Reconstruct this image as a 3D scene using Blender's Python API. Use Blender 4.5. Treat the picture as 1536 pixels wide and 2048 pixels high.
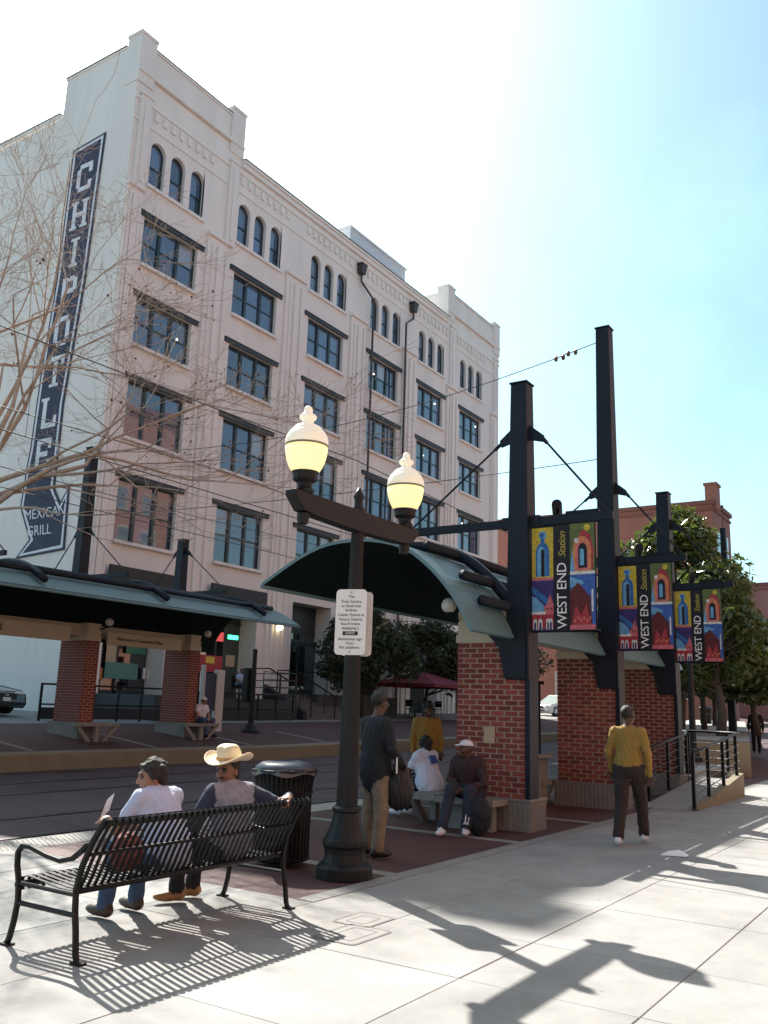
import bpy, math, random
import numpy as np
from mathutils import Matrix, Vector
for _o in list(bpy.data.objects): bpy.data.objects.remove(_o)
SC = bpy.context.scene
COL = SC.collection
R = math.radians
random.seed(11)

# ------------------------------------------------------------------ camera
def cam_axes(yaw, pitch, roll):
    f = Vector((math.cos(yaw)*math.cos(pitch), math.sin(yaw)*math.cos(pitch), math.sin(pitch)))
    r = Vector((math.sin(yaw), -math.cos(yaw), 0)); u = r.cross(f)
    return r*math.cos(roll)+u*math.sin(roll), u*math.cos(roll)-r*math.sin(roll), f
cr, cu, cf = cam_axes(R(33.448), R(12.308), R(1.881))
cd = bpy.data.cameras.new('camera'); camo = bpy.data.objects.new('camera', cd); COL.objects.link(camo)
cm = Matrix(((cr.x, cu.x, -cf.x, 0), (cr.y, cu.y, -cf.y, 0), (cr.z, cu.z, -cf.z, 1.62), (0, 0, 0, 1)))
camo.matrix_world = cm
cd.sensor_fit = 'HORIZONTAL'; cd.sensor_width = 36; cd.lens = 36*1779.1/1536
cd.clip_start = 0.1; cd.clip_end = 3000
SC.camera = camo
SC.render.resolution_x = 768; SC.render.resolution_y = 1024
# ------------------------------------------------------------------ light
SUN_AZ, SUN_EL = 58.8, 45.9
sd = Vector((math.cos(R(SUN_AZ))*math.cos(R(SUN_EL)), math.sin(R(SUN_AZ))*math.cos(R(SUN_EL)), math.sin(R(SUN_EL))))
W = bpy.data.worlds.new('World'); SC.world = W; W.use_nodes = True
wn, wl = W.node_tree.nodes, W.node_tree.links
bg = wn['Background']; bg.inputs[1].default_value = 0.088
sky = wn.new('ShaderNodeTexSky'); sky.sky_type = 'NISHITA'; sky.sun_disc = False
sky.sun_elevation = R(SUN_EL); sky.sun_rotation = R(90-SUN_AZ); sky.air_density = 1.0; sky.dust_density = 2.0; sky.ozone_density = 1.0
# thin high cloud veil over the whole sky
wtc = wn.new('ShaderNodeTexCoord'); wmp = wn.new('ShaderNodeMapping'); wmp.inputs['Scale'].default_value = (1.0, 2.2, 2.0); wmp.inputs['Rotation'].default_value = (0.3, 0.2, 1.4); wmp.inputs['Location'].default_value = (.4, .9, .3)
wnz = wn.new('ShaderNodeTexNoise'); wnz.inputs['Scale'].default_value = 2.0; wnz.inputs['Detail'].default_value = 6; wnz.inputs['Roughness'].default_value = 0.55
wrp = wn.new('ShaderNodeValToRGB'); wrp.color_ramp.elements[0].position = 0.46; wrp.color_ramp.elements[1].position = 0.80
wrp.color_ramp.elements[0].color = (0, 0, 0, 1); wrp.color_ramp.elements[1].color = (1, 1, 1, 1)
wmx = wn.new('ShaderNodeMix'); wmx.data_type = 'RGBA'; wmx.inputs[7].default_value = (9.0, 10.2, 10.8, 1)
wmu = wn.new('ShaderNodeMath'); wmu.operation = 'MULTIPLY'; wmu.inputs[1].default_value = 0.16
wl.new(wtc.outputs['Generated'], wmp.inputs['Vector']); wl.new(wmp.outputs[0], wnz.inputs['Vector']); wl.new(wnz.outputs[0], wrp.inputs[0])
wl.new(wrp.outputs[0], wmu.inputs[0]); wl.new(wmu.outputs[0], wmx.inputs[0]); wl.new(sky.outputs[0], wmx.inputs[6]); wti = wn.new('ShaderNodeMix'); wti.data_type = 'RGBA'; wti.blend_type = 'MULTIPLY'; wti.inputs[0].default_value = 1; wti.inputs[7].default_value = (.84, 1.09, 1.03, 1); wl.new(wmx.outputs[2], wti.inputs[6]); wl.new(wti.outputs[2], bg.inputs[0])
sl = bpy.data.lights.new('sun', 'SUN'); sl.energy = 5.0; sl.angle = R(0.53); sl.color = (1.0, 0.945, 0.87)
so = bpy.data.objects.new('sun', sl); COL.objects.link(so); so.rotation_euler = (-sd).to_track_quat('-Z', 'Y').to_euler(); so.location = sd*60
SC.view_settings.view_transform = 'Standard'; SC.view_settings.look = 'None'; SC.view_settings.gamma = 1
SC.view_settings.use_curve_mapping = False; SC.view_settings.exposure = 1.25
SC.render.engine = 'CYCLES'
try:
    SC.cycles.max_bounces = 6; SC.cycles.diffuse_bounces = 3; SC.cycles.glossy_bounces = 3; SC.cycles.transparent_max_bounces = 8
except Exception: pass

# ------------------------------------------------------------------ materials
MATS = {}
def mat(name, col, rough=0.6, metal=0.0, var=0.0, scale=3.0, bump=0.0, bscale=40.0, spec=0.5, rnd=0.0, emit=None, streak=False, coat=0.0, trans=0.0):
    """procedural Principled material: world-space noise variation, fine bump, per-object random tint"""
    if name in MATS: return MATS[name]
    m = bpy.data.materials.new(name); m.use_nodes = True; MATS[name] = m
    n, l = m.node_tree.nodes, m.node_tree.links; b = n['Principled BSDF']
    b.inputs['Base Color'].default_value = (*col, 1); b.inputs['Roughness'].default_value = rough; b.inputs['Metallic'].default_value = metal
    b.inputs['Specular IOR Level'].default_value = spec; b.inputs['Coat Weight'].default_value = coat
    b.inputs['Transmission Weight'].default_value = trans
    geo = n.new('ShaderNodeNewGeometry'); src = geo.outputs['Position']
    cur = None
    if var or rnd:
        hsv = n.new('ShaderNodeHueSaturation'); hsv.inputs['Color'].default_value = (*col, 1)
        val = None
        if var:
            mp = n.new('ShaderNodeMapping'); mp.inputs['Scale'].default_value = (1, 1, 0.12) if streak else (1, 1, 1)
            nz = n.new('ShaderNodeTexNoise'); nz.inputs['Scale'].default_value = scale; nz.inputs['Detail'].default_value = 7; nz.inputs['Roughness'].default_value = 0.62
            l.new(src, mp.inputs[0]); l.new(mp.outputs[0], nz.inputs['Vector'])
            mr = n.new('ShaderNodeMapRange'); mr.inputs[1].default_value = 0.25; mr.inputs[2].default_value = 0.75; mr.inputs[3].default_value = 1-var; mr.inputs[4].default_value = 1+var
            l.new(nz.outputs[0], mr.inputs[0]); val = mr.outputs[0]
        if rnd:
            oi = n.new('ShaderNodeObjectInfo'); m2 = n.new('ShaderNodeMapRange'); m2.inputs[3].default_value = 1-rnd; m2.inputs[4].default_value = 1+rnd
            l.new(oi.outputs['Random'], m2.inputs[0])
            if val is None: val = m2.outputs[0]
            else:
                mu = n.new('ShaderNodeMath'); mu.operation = 'MULTIPLY'; l.new(val, mu.inputs[0]); l.new(m2.outputs[0], mu.inputs[1]); val = mu.outputs[0]
        l.new(val, hsv.inputs['Value']); l.new(hsv.outputs[0], b.inputs['Base Color'])
    if bump:
        nb = n.new('ShaderNodeTexNoise'); nb.inputs['Scale'].default_value = bscale; nb.inputs['Detail'].default_value = 4; l.new(src, nb.inputs['Vector'])
        bp = n.new('ShaderNodeBump'); bp.inputs['Strength'].default_value = bump; bp.inputs['Distance'].default_value = 0.02
        l.new(nb.outputs[0], bp.inputs['Height']); l.new(bp.outputs[0], b.inputs['Normal'])
    if emit:
        b.inputs['Emission Color'].default_value = (*emit[:3], 1); b.inputs['Emission Strength'].default_value = emit[3]
    return m

# ------------------------------------------------------------------ mesh builder
class MB:
    def __init__(s): s.v = []; s.f = []; s.m = []
    def add(s, vs, fs, m=0):
        o = len(s.v); s.v += [tuple(map(float, p)) for p in vs]; s.f += [tuple(i+o for i in f) for f in fs]; s.m += [m]*len(fs); return s
    def box(s, c, d, rz=0, m=0, taper=1.0, mtx=None):
        x, y, z = d[0]/2, d[1]/2, d[2]/2; t = taper
        vs = [Vector(p) for p in ((-x, -y, -z), (x, -y, -z), (x, y, -z), (-x, y, -z), (-x*t, -y*t, z), (x*t, -y*t, z), (x*t, y*t, z), (-x*t, y*t, z))]
        if mtx is None: mtx = Matrix.Rotation(rz, 3, 'Z')
        return s.add([mtx @ p+Vector(c) for p in vs], [(0, 3, 2, 1), (4, 5, 6, 7), (0, 1, 5, 4), (1, 2, 6, 5), (2, 3, 7, 6), (3, 0, 4, 7)], m)
    def bx(s, x0, x1, y0, y1, z0, z1, m=0): return s.box(((x0+x1)/2, (y0+y1)/2, (z0+z1)/2), (abs(x1-x0), abs(y1-y0), abs(z1-z0)), m=m)
    def quad(s, a, b, c, d, m=0): return s.add([a, b, c, d], [(0, 1, 2, 3)], m)
    def prism(s, poly, fn0, fn1, m=0, caps=True):
        """poly 2D -> fn0(p), fn1(p) give the two ends"""
        n = len(poly); vs = [fn0(p) for p in poly]+[fn1(p) for p in poly]
        fs = [(i, (i+1) % n, n+(i+1) % n, n+i) for i in range(n)]
        if caps: fs += [tuple(range(n))[::-1], tuple(range(n, 2*n))]
        return s.add(vs, fs, m)
    def tube(s, path, r, n=8, m=0, caps=True, flat=None):
        P = [Vector(p) for p in path]; k = len(P); rs = r if isinstance(r, (list, tuple)) else [r]*k
        T = []
        for i in range(k):
            t = P[min(i+1, k-1)]-P[max(i-1, 0)]; T.append(t.normalized() if t.length > 1e-9 else Vector((0, 0, 1)))
        a = T[0].orthogonal().normalized() if flat is None else (Vector(flat)-T[0]*Vector(flat).dot(T[0])).normalized()
        vs = []
        for i in range(k):
            a = (a-T[i]*a.dot(T[i]));
            a = a.normalized() if a.length > 1e-6 else T[i].orthogonal().normalized()
            b = T[i].cross(a)
            for j in range(n):
                q = 2*math.pi*j/n+math.pi/n; vs.append(P[i]+(a*math.cos(q)+b*math.sin(q))*rs[i])
        fs = [(i*n+j, i*n+(j+1) % n, (i+1)*n+(j+1) % n, (i+1)*n+j) for i in range(k-1) for j in range(n)]
        if caps: fs += [tuple(range(n))[::-1], tuple(range((k-1)*n, k*n))]
        return s.add(vs, fs, m)
    def strip(s, path, w, t, axis, m=0):
        """flat bar of width w along `axis`, thickness t, swept along path"""
        P = [Vector(p) for p in path]; k = len(P); ax = Vector(axis).normalized(); vs = []
        for i in range(k):
            T = (P[min(i+1, k-1)]-P[max(i-1, 0)]).normalized(); nn = T.cross(ax).normalized()
            for sx, sn in ((-1, -1), (1, -1), (1, 1), (-1, 1)): vs.append(P[i]+ax*(sx*w/2)+nn*(sn*t/2))
        fs = [(i*4+j, i*4+(j+1) % 4, (i+1)*4+(j+1) % 4, (i+1)*4+j) for i in range(k-1) for j in range(4)]+[(3, 2, 1, 0), tuple(range((k-1)*4, k*4))]
        return s.add(vs, fs, m)
    def lathe(s, prof, n=24, c=(0, 0, 0), m=0, flute=None):
        vs = []; c = Vector(c)
        for (r, z) in prof:
            for j in range(n):
                q = 2*math.pi*j/n; rr = r*(1-flute) if (flute and j % 2) else r
                vs.append(c+Vector((rr*math.cos(q), rr*math.sin(q), z)))
        k = len(prof); fs = [(i*n+j, i*n+(j+1) % n, (i+1)*n+(j+1) % n, (i+1)*n+j) for i in range(k-1) for j in range(n)]
        fs += [tuple(range(n))[::-1], tuple(range((k-1)*n, k*n))]
        return s.add(vs, fs, m)
    def ball(s, c, r, n=10, k=7, m=0):
        rx, ry, rz = (r, r, r) if not isinstance(r, (tuple, list)) else r
        vs = [(c[0], c[1], c[2]-rz)]
        for i in range(1, k):
            p = -math.pi/2+math.pi*i/k
            for j in range(n):
                q = 2*math.pi*j/n; vs.append((c[0]+rx*math.cos(p)*math.cos(q), c[1]+ry*math.cos(p)*math.sin(q), c[2]+rz*math.sin(p)))
        vs.append((c[0], c[1], c[2]+rz)); L = len(vs)-1
        fs = [(0, 1+(j+1) % n, 1+j) for j in range(n)]
        fs += [(1+i*n+j, 1+i*n+(j+1) % n, 1+(i+1)*n+(j+1) % n, 1+(i+1)*n+j) for i in range(k-2) for j in range(n)]
        fs += [(1+(k-2)*n+j, 1+(k-2)*n+(j+1) % n, L) for j in range(n)]
        return s.add(vs, fs, m)
    def mesh(s, name, mats, smooth=False):
        me = bpy.data.meshes.new(name); me.from_pydata(s.v, [], s.f); fin_mesh(me, mats, s.m, smooth); return me
def fin_mesh(me, mats, mi=None, smooth=False):
    for x in (mats if isinstance(mats, (list, tuple)) else [mats]): me.materials.append(x)
    if mi is not None and len(me.polygons): me.polygons.foreach_set('material_index', mi)
    if smooth is True: me.polygons.foreach_set('use_smooth', [True]*len(me.polygons))
    me.update()
    if smooth == 'auto': me.shade_smooth() if hasattr(me, 'shade_smooth') else None
WP = {}
def props(o, label=None, cat=None, group=None, kind=None):
    if label: o['label'] = label
    if cat: o['category'] = cat
    if group: o['group'] = group
    if kind: o['kind'] = kind
    return o
def link(name, data, parent=None, loc=None, rz=0.0, world=True):
    """world=True: mesh authored in world coordinates, so undo the (unrotated) ancestors' offset"""
    o = bpy.data.objects.new(name, data); COL.objects.link(o)
    o.parent = parent
    if loc is not None: o.location = loc
    elif parent is not None and world: o.location = -WP.get(parent.name, Vector())
    base = WP.get(parent.name, Vector()) if parent is not None else Vector()
    WP[o.name] = base+Vector(o.location); o.rotation_euler.z = rz
    return o
def ob(name, mb, mats, parent=None, loc=None, rz=0.0, smooth=False, bevel=0.0, world=True, **k):
    me = mb.mesh(name, mats, smooth); o = link(name, me, parent, loc, rz, world)
    if bevel:
        bm_ = o.modifiers.new('bevel', 'BEVEL'); bm_.width = bevel; bm_.segments = 2; bm_.limit_method = 'ANGLE'
    return props(o, **k)
def thing(name, label, cat, loc=(0, 0, 0), rz=0.0, group=None):
    o = bpy.data.objects.new(name, None); COL.objects.link(o); o.location = loc; o.rotation_euler.z = rz; o.empty_display_size = 0.2
    WP[o.name] = Vector(loc); return props(o, label, cat, group)
def copy_tree(o, parent=None):
    c = o.copy(); COL.objects.link(c); c.parent = parent
    for ch in o.children: copy_tree(ch, c)
    return c
def text_mesh(s, size, mats, ext=0.004, shear=0.0, space=1.0, align='CENTER'):
    cu_ = bpy.data.curves.new('lettering', 'FONT'); cu_.body = s; cu_.size = size; cu_.extrude = ext; cu_.shear = shear; cu_.space_character = space
    cu_.align_x = align; cu_.align_y = 'CENTER'; cu_.resolution_u = 3
    t = bpy.data.objects.new('tmp', cu_); COL.objects.link(t); bpy.context.view_layer.update()
    me = bpy.data.meshes.new_from_object(t.evaluated_get(bpy.context.evaluated_depsgraph_get())); bpy.data.objects.remove(t); bpy.data.curves.remove(cu_)
    me.materials.clear(); me.materials.append(mats); return me
def lettering(name, s, size, pos, xdir, ydir, m, parent, **k):
    """text whose reading direction is xdir and up is ydir, at world pos"""
    x, y = Vector(xdir).normalized(), Vector(ydir).normalized(); z = x.cross(y)
    me = text_mesh(s, size, m, **k)
    mt = Matrix(((x.x, y.x, z.x, pos[0]), (x.y, y.y, z.y, pos[1]), (x.z, y.z, z.z, pos[2]), (0, 0, 0, 1))); me.transform(mt)
    return link(name, me, parent)
def gz(x): return 0.011*max(0.0, x-22.0)           # the street climbs gently along +X

def stains(m, amt=.35, gum=.5):
    """worn paving: broad grime blotches and small dark gum spots multiplied into the base colour"""
    n, l = m.node_tree.nodes, m.node_tree.links; h = [x for x in n if x.type == 'HUE_SAT'][0]; b = n['Principled BSDF']; g = n.new('ShaderNodeNewGeometry')
    nz = n.new('ShaderNodeTexNoise'); nz.inputs['Scale'].default_value = .9; nz.inputs['Detail'].default_value = 9; nz.inputs['Roughness'].default_value = .7; l.new(g.outputs['Position'], nz.inputs['Vector'])
    r1 = n.new('ShaderNodeMapRange'); r1.inputs[1].default_value = .35; r1.inputs[2].default_value = .62; r1.inputs[3].default_value = 1-amt; r1.inputs[4].default_value = 1.03; l.new(nz.outputs[0], r1.inputs[0])
    vo = n.new('ShaderNodeTexVoronoi'); vo.inputs['Scale'].default_value = 2.6; l.new(g.outputs['Position'], vo.inputs['Vector'])
    r2 = n.new('ShaderNodeMapRange'); r2.inputs[1].default_value = .035; r2.inputs[2].default_value = .06; r2.inputs[3].default_value = 1-gum; r2.inputs[4].default_value = 1; l.new(vo.outputs['Distance'], r2.inputs[0])
    mu = n.new('ShaderNodeMath'); mu.operation = 'MULTIPLY'; l.new(r1.outputs[0], mu.inputs[0]); l.new(r2.outputs[0], mu.inputs[1])
    mx = n.new('ShaderNodeMix'); mx.data_type = 'RGBA'; mx.blend_type = 'MULTIPLY'; mx.inputs[0].default_value = 1; l.new(h.outputs[0], mx.inputs[6]); l.new(mu.outputs[0], mx.inputs[7]); l.new(mx.outputs[2], b.inputs['Base Color'])
# palette
concrete = mat('pavement concrete', (0.278, 0.273, 0.26), 0.85, var=0.12, scale=2.2, bump=0.15, bscale=60, rnd=0.06)
concrete_raw = mat('cast concrete', (0.22, 0.213, 0.20), 0.85, var=0.18, scale=3.5, bump=0.2, bscale=30)
joint = mat('joint sand', (0.16, 0.15, 0.14), 0.95)
paver = mat('red pavers', (0.075, 0.029, 0.027), 0.75, var=0.22, scale=6, bump=0.25, bscale=25)
asphalt = mat('dark track paving', (0.088, 0.052, 0.054), 0.8, var=0.22, scale=1.2, bump=0.3, bscale=50)
steel_rail = mat('rail steel', (0.09, 0.085, 0.085), 0.4, 0.8)
cream = mat('cream painted stucco', (0.81, 0.755, 0.705), 0.8, var=0.085, scale=0.8, bump=0.06, bscale=8, streak=True)
cream_trim = mat('cream trim', (0.83, 0.775, 0.725), 0.75, var=0.05, scale=0.8, streak=True)
dkgreen = mat('dark green window frame', (0.022, 0.045, 0.048), 0.45)
lintel_m = mat('dark lintel steel', (0.045, 0.052, 0.06), 0.55, var=0.1)
black = mat('black powder coat', (0.006, 0.006, 0.007), 0.45, spec=0.25, var=0.2, scale=20)
navy = mat('navy painted steel', (0.009, 0.013, 0.022), 0.5, spec=.25, var=0.12, scale=4)
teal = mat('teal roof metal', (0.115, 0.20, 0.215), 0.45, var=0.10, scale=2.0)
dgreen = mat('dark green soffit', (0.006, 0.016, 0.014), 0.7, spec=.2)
tan = mat('tan painted beam', (0.50, 0.42, 0.30), 0.7, var=0.05)
white = mat('white enamel', (0.78, 0.78, 0.77), 0.45)
ink = mat('black lettering', (0.012, 0.012, 0.013), 0.6)
inkw = mat('white lettering', (0.82, 0.82, 0.80), 0.6)
brickm = mat('red brick', (0.21, 0.045, 0.034), 0.85, var=0.18, scale=14, bump=0.3, bscale=60, rnd=0.32)
mortar = mat('pale mortar', (0.38, 0.265, 0.22), 0.9, var=0.1)
dark_int = mat('dark interior', (0.010, 0.010, 0.012), 0.8)
stains(concrete, .22, .4); stains(paver, .3, .3); stains(asphalt, .35, .0)
# ------------------------------------------------------------------ ground
def glass_mat(name, col, rough=0.04):
    m = mat(name, col, rough, spec=1.0, coat=0.6, rnd=.5); m.node_tree.nodes['Principled BSDF'].inputs['IOR'].default_value = 1.65
    m.node_tree.nodes['Principled BSDF'].inputs['Coat Roughness'].default_value = 0.02; return m
def strip(name, pts, x0, x1, m, parent=None, kind='structure'):
    xs = [x0]+[x for x in (22.0,) if x0 < x < x1]+[x1]; b = MB()
    for i in range(len(xs)-1):
        for j in range(len(pts)-1):
            (ya, za), (yb, zb) = pts[j], pts[j+1]; a, c = xs[i], xs[i+1]
            b.quad((a, ya, za+gz(a)), (c, ya, za+gz(c)), (c, yb, zb+gz(c)), (a, yb, zb+gz(a)))
    return ob(name, b, m, parent, kind=kind if parent is None else None)
XB, XE = -250.0, 420.0
sidewalk = strip('sidewalk', [(-6, 0), (4.8, 0)], 20.9, XE, concrete)
strip('sidewalk', [(-6, 0), (8.7, 0)], XB, 2.6, concrete)
strip('sidewalk', [(-6, 0), (-1.7, 0)], 2.6, 20.9, concrete)
slabs = ob('slab_pavement', MB().quad((2.6, -1.7, -.05), (20.9, -1.7, -.05), (20.9, 4.8, -.05), (2.6, 4.8, -.05)).quad((2.6, 4.8, -.05), (6.38, 4.8, -.05), (6.38, 8.7, -.05), (2.6, 8.7, -.05)), joint, kind='structure')
XJ = [2.6, 3.97, 5.28, 6.38, 7.85, 9.28, 10.75, 12.2, 13.65, 15.1, 16.55, 18.0, 19.45, 20.9]
YJ = [-1.7, -0.56, 0.57, 1.7, 2.82, 3.95, 4.8]
def slab_mesh(w, d, c=0.005, g=0.002):
    x, y = w/2-g, d/2-g; v = []
    for z, i in ((-.05, 0), (-c, 0), (0, c)): v += [(-x+i, -y+i, z), (x-i, -y+i, z), (x-i, y-i, z), (-x+i, y-i, z)]
    f = [(k*4+j, k*4+(j+1) % 4, (k+1)*4+(j+1) % 4, (k+1)*4+j) for k in range(2) for j in range(4)]+[(8, 9, 10, 11)]
    return MB().add(v, f).mesh('paving_slab', concrete)
_sm = {}
def slab(x0, x1, y0, y1):
    key = (round(x1-x0, 3), round(y1-y0, 3))
    if key not in _sm: _sm[key] = slab_mesh(*key)
    link('paving_slab', _sm[key], slabs, ((x0+x1)/2, (y0+y1)/2, random.uniform(-.0025, 0.0)))
for i in range(len(XJ)-1):
    for j in range(len(YJ)-1): slab(XJ[i], XJ[i+1], YJ[j], YJ[j+1])
YP = [4.8, 5.77, 6.75, 7.72, 8.7]
for i in range(3):
    for j in range(4): slab(XJ[i], XJ[i+1], YP[j], YP[j+1])
# red paver platform with concrete bands
plat = strip('platform_paving', [(4.8, -.004), (8.7, -.004)], 6.38, XE, paver)
for x in (7.9, 10.85, 13.6, 17.4, 21.2):
    ob('concrete_band', MB().bx(x-.09, x+.09, 4.98, 8.69, -.02, .001+gz(x)), concrete_raw, plat)
ob('concrete_band', MB().bx(6.39, 24, 4.802, 4.98, -.02, .0015), concrete_raw, plat)
ob('platform_edge', MB().bx(XB, XE, 8.7, 9.3, -.6, 0.0), concrete, kind='structure')
tb = MB()
for i in range(260):
    for j in range(9):
        tb.lathe([(.018, 0), (.011, .008)], 6, (2.0+i*.064+(j % 2)*.032, 8.75+j*.062, 0))
ob('tactile_domes', tb, mat('tactile white', (0.55, 0.52, 0.44), .7), bpy.data.objects['platform_edge'], kind='stuff')
track = strip('track_paving', [(9.3, -.25), (13.6, -.16), (17.9, -.06)], XB, XE, asphalt)
for y, z in ((10.7, -.22), (12.14, -.19), (14.6, -.138), (16.04, -.104)):
    b = MB()
    for a, c in ((XB, 22), (22, XE)):
        for dy, w, dz in ((-.035, .07, .010), (.045, .05, .004)):
            b.quad((a, y+dy-w/2, z+dz+gz(a)), (c, y+dy-w/2, z+dz+gz(c)), (c, y+dy+w/2, z+dz+gz(c)), (a, y+dy+w/2, z+dz+gz(a)), m=0 if dy < 0 else 1)
    ob('rail', b, [steel_rail, ink], track)
for x in np.arange(-6, 60, 3.0):
    b = MB(); x = float(x); b.quad((x, 9.32, -.246+gz(x)), (x+.03, 9.32, -.246+gz(x)), (x+.03, 17.88, -.052+gz(x)), (x, 17.88, -.052+gz(x))); ob('expansion_joint', b, joint, track)
kerbm = mat('kerb concrete', (0.20, 0.172, 0.115), .85, var=.15, scale=3)
strip('kerb', [(17.9, -.3), (17.9, .30), (17.93, .33), (18.35, .345)], XB, XE, kerbm)
farp = strip('far_platform_paving', [(18.35, .345), (20.6, .60), (23.2, .80)], XB, XE, paver)
for x in (13.3, 17.1, 20.9, 24.7): ob('concrete_band', MB().quad((x, 18.4, .356+gz(x)), (x+.2, 18.4, .356+gz(x)), (x+.2, 20.6, .606+gz(x)), (x, 20.6, .606+gz(x))), concrete_raw, farp)
strip('far_sidewalk', [(23.2, .80), (27.99, 1.0), (28.3, 1.0)], XB, XE, concrete_raw)
strip('ground', [(28.3, 1.0), (60, 1.2), (400, 3)], XB, 21.9, concrete_raw)
strip('ground', [(28.3, 1.0), (60, 1.2), (400, 3)], 21.9, XE, asphalt)
strip('ground', [(-300, -.5), (-6, 0)], XB, XE, asphalt)

# ------------------------------------------------------------------ white painted warehouse
YF, X0, X1 = 28.0, 21.9, 57.45
BAY = [24.62, 30.25, 36.05, 41.85, 47.4, 53.0]; WW = 3.2
ROWS = [(19.62, 21.80), (16.0, 18.12), (11.98, 14.45), (7.72, 10.30)]
AZ0, AZ1, AW = 23.35, 25.52, 0.86; AOFF = (-1.17, 0.02, 1.25)
bld = thing('warehouse_building', 'five storey cream painted warehouse with dark windows and arched top row', 'building', (X0, YF, 1.0))
def facade():
    """front wall with real openings: cell grid, reveals 0.28 deep"""
    b = MB(); D = 0.30
    xs = sorted({X0, X1, *[c-WW/2 for c in BAY], *[c+WW/2 for c in BAY]}); H = 27.75
    zs = sorted({0.4, 1.0, 6.55, *[z for r in ROWS for z in r], 22.9, 26.0, H})
    def hole(x, z):
        for c in BAY:
            if abs(x-c) < WW/2:
                if any(a < z < e for a, e in ROWS): return True
                if 1.0 < z < 6.55: return True
                if 22.9 < z < 26.0: return True
        return False
    for i in range(len(xs)-1):
        for j in range(len(zs)-1):
            xa, xb, za, zb = xs[i], xs[i+1], zs[j], zs[j+1]
            if not hole((xa+xb)/2, (za+zb)/2): b.quad((xa, YF, za), (xb, YF, za), (xb, YF, zb), (xa, YF, zb))
    for c in BAY:
        a, e = c-WW/2, c+WW/2
        for (z0, z1) in ROWS+[(1.0, 6.55)]:
            d = D if z0 > 2 else 1.2
            b.quad((a, YF, z0), (a, YF, z1), (a, YF+d, z1), (a, YF+d, z0)); b.quad((e, YF, z0), (e, YF+d, z0), (e, YF+d, z1), (e, YF, z1))
            b.quad((a, YF, z1), (e, YF, z1), (e, YF+d, z1), (a, YF+d, z1)); b.quad((a, YF, z0), (a, YF+d, z0), (e, YF+d, z0), (e, YF, z0))
        # arched triplet panel
        S = 12; edges = [a]+[c+o for o in AOFF]+[e]
        cuts = [a, (2*c+AOFF[0]+AOFF[1])/2, (2*c+AOFF[1]+AOFF[2])/2, e]
        for k in range(3):
            o = c+AOFF[k]; l, r = cuts[k], cuts[k+1]; hw = AW/2; zs_ = AZ1-hw
            arc = [(o-hw*math.cos(math.pi*q/S), zs_+hw*math.sin(math.pi*q/S)) for q in range(S+1)]
            V = lambda p, y=YF: (p[0], y, p[1])
            b.quad(V((l, 22.9)), V((r, 22.9)), V((r, AZ0)), V((l, AZ0)))
            b.quad(V((l, AZ0)), V((o-hw, AZ0)), V((o-hw, zs_)), V((l, zs_))); b.quad(V((o+hw, AZ0)), V((r, AZ0)), V((r, zs_)), V((o+hw, zs_)))
            top = [(l, zs_)]+[(l+(r-l)*q/S, 26.0) for q in range(S+1)]+[(r, zs_)]
            b.add([V((l, zs_)), V(arc[0]), V(top[1])], [(0, 1, 2)])
            for q in range(S): b.quad(V(arc[q]), V(arc[q+1]), V(top[q+2]), V(top[q+1]))
            b.add([V(arc[-1]), V((r, zs_)), V(top[-2])], [(0, 1, 2)])
            ring = [(o-hw, AZ0)]+arc+[(o+hw, AZ0)]
            for q in range(len(ring)-1): b.quad(V(ring[q]), V(ring[q], YF+D), V(ring[q+1], YF+D), V(ring[q+1]))
            b.quad(V(ring[0]), V(ring[-1]), V(ring[-1], YF+D), V(ring[0], YF+D))
    return b
ob('front_wall', facade(), cream, bld)
sw = MB()
YB = 62.0
sw.quad((X0, YF, .4), (X0, YF, 27.75), (X0, YB, 27.75), (X0, YB, .4)); sw.quad((X1, YF, .4), (X1, YB, .4), (X1, YB, 27.75), (X1, YF, 27.75))
sw.quad((X0, YB, .4), (X0, YB, 27.75), (X1, YB, 27.75), (X1, YB, .4)); sw.quad((X0, YF, 27.3), (X1, YF, 27.3), (X1, YB, 27.3), (X0, YB, 27.3))
ob('side_wall', sw, cream, bld)
# parapets, towers
def tower(x0, x1, back):
    b = MB(); y1 = YF+back
    b.bx(x0+.04, x1-.04, YF+.04, y1-.04, 27.75, 29.72); b.bx(x0, x1, YF-.02, y1, 29.72, 29.84)
    for x in (x0+.42, x1-.42): b.bx(x-.46, x+.46, YF-.08, YF+.8, 27.76, 30.1); b.bx(x-.50, x+.50, YF-.12, YF+.84, 30.1, 30.26)
    b.bx(x0-.03, x1+.03, YF-.14, YF+.02, 28.25, 28.42)
    return b
ob('parapet_tower', tower(X0, 28.62, 5.1), cream, bld, bevel=.02); ob('parapet_tower', tower(49.5, X1, 5.1), cream, bld, bevel=.02)
cp = MB(); cp.bx(28.64, 49.48, YF-.22, YF+.35, 27.60, 27.75); cp.bx(28.64, 49.48, YF-.14, YF-.01, 27.35, 27.60); cp.bx(X0-.08, X0+.35, YF+5.12, YB, 27.76, 27.95)
ob('cornice', cp, cream_trim, bld, bevel=.015)
darkcap = mat('roof flashing', (0.10, 0.10, 0.11), .5)
fl = MB(); fl.bx(28.64, 49.48, YF-.25, YF+.36, 27.752, 27.80); fl.bx(X0-.02, 28.64, YF-.04, YF+.3, 29.845, 29.88); fl.bx(49.5, X1, YF-.04, YF+.3, 29.845, 29.88); fl.bx(X0-.1, X0+.37, YF+5.12, YB, 27.955, 28.0); fl.bx(X0-.03, X0+.3, YF+.9, YF+5.1, 29.845, 29.88)
ob('flashing', fl, darkcap, bld)
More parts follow.
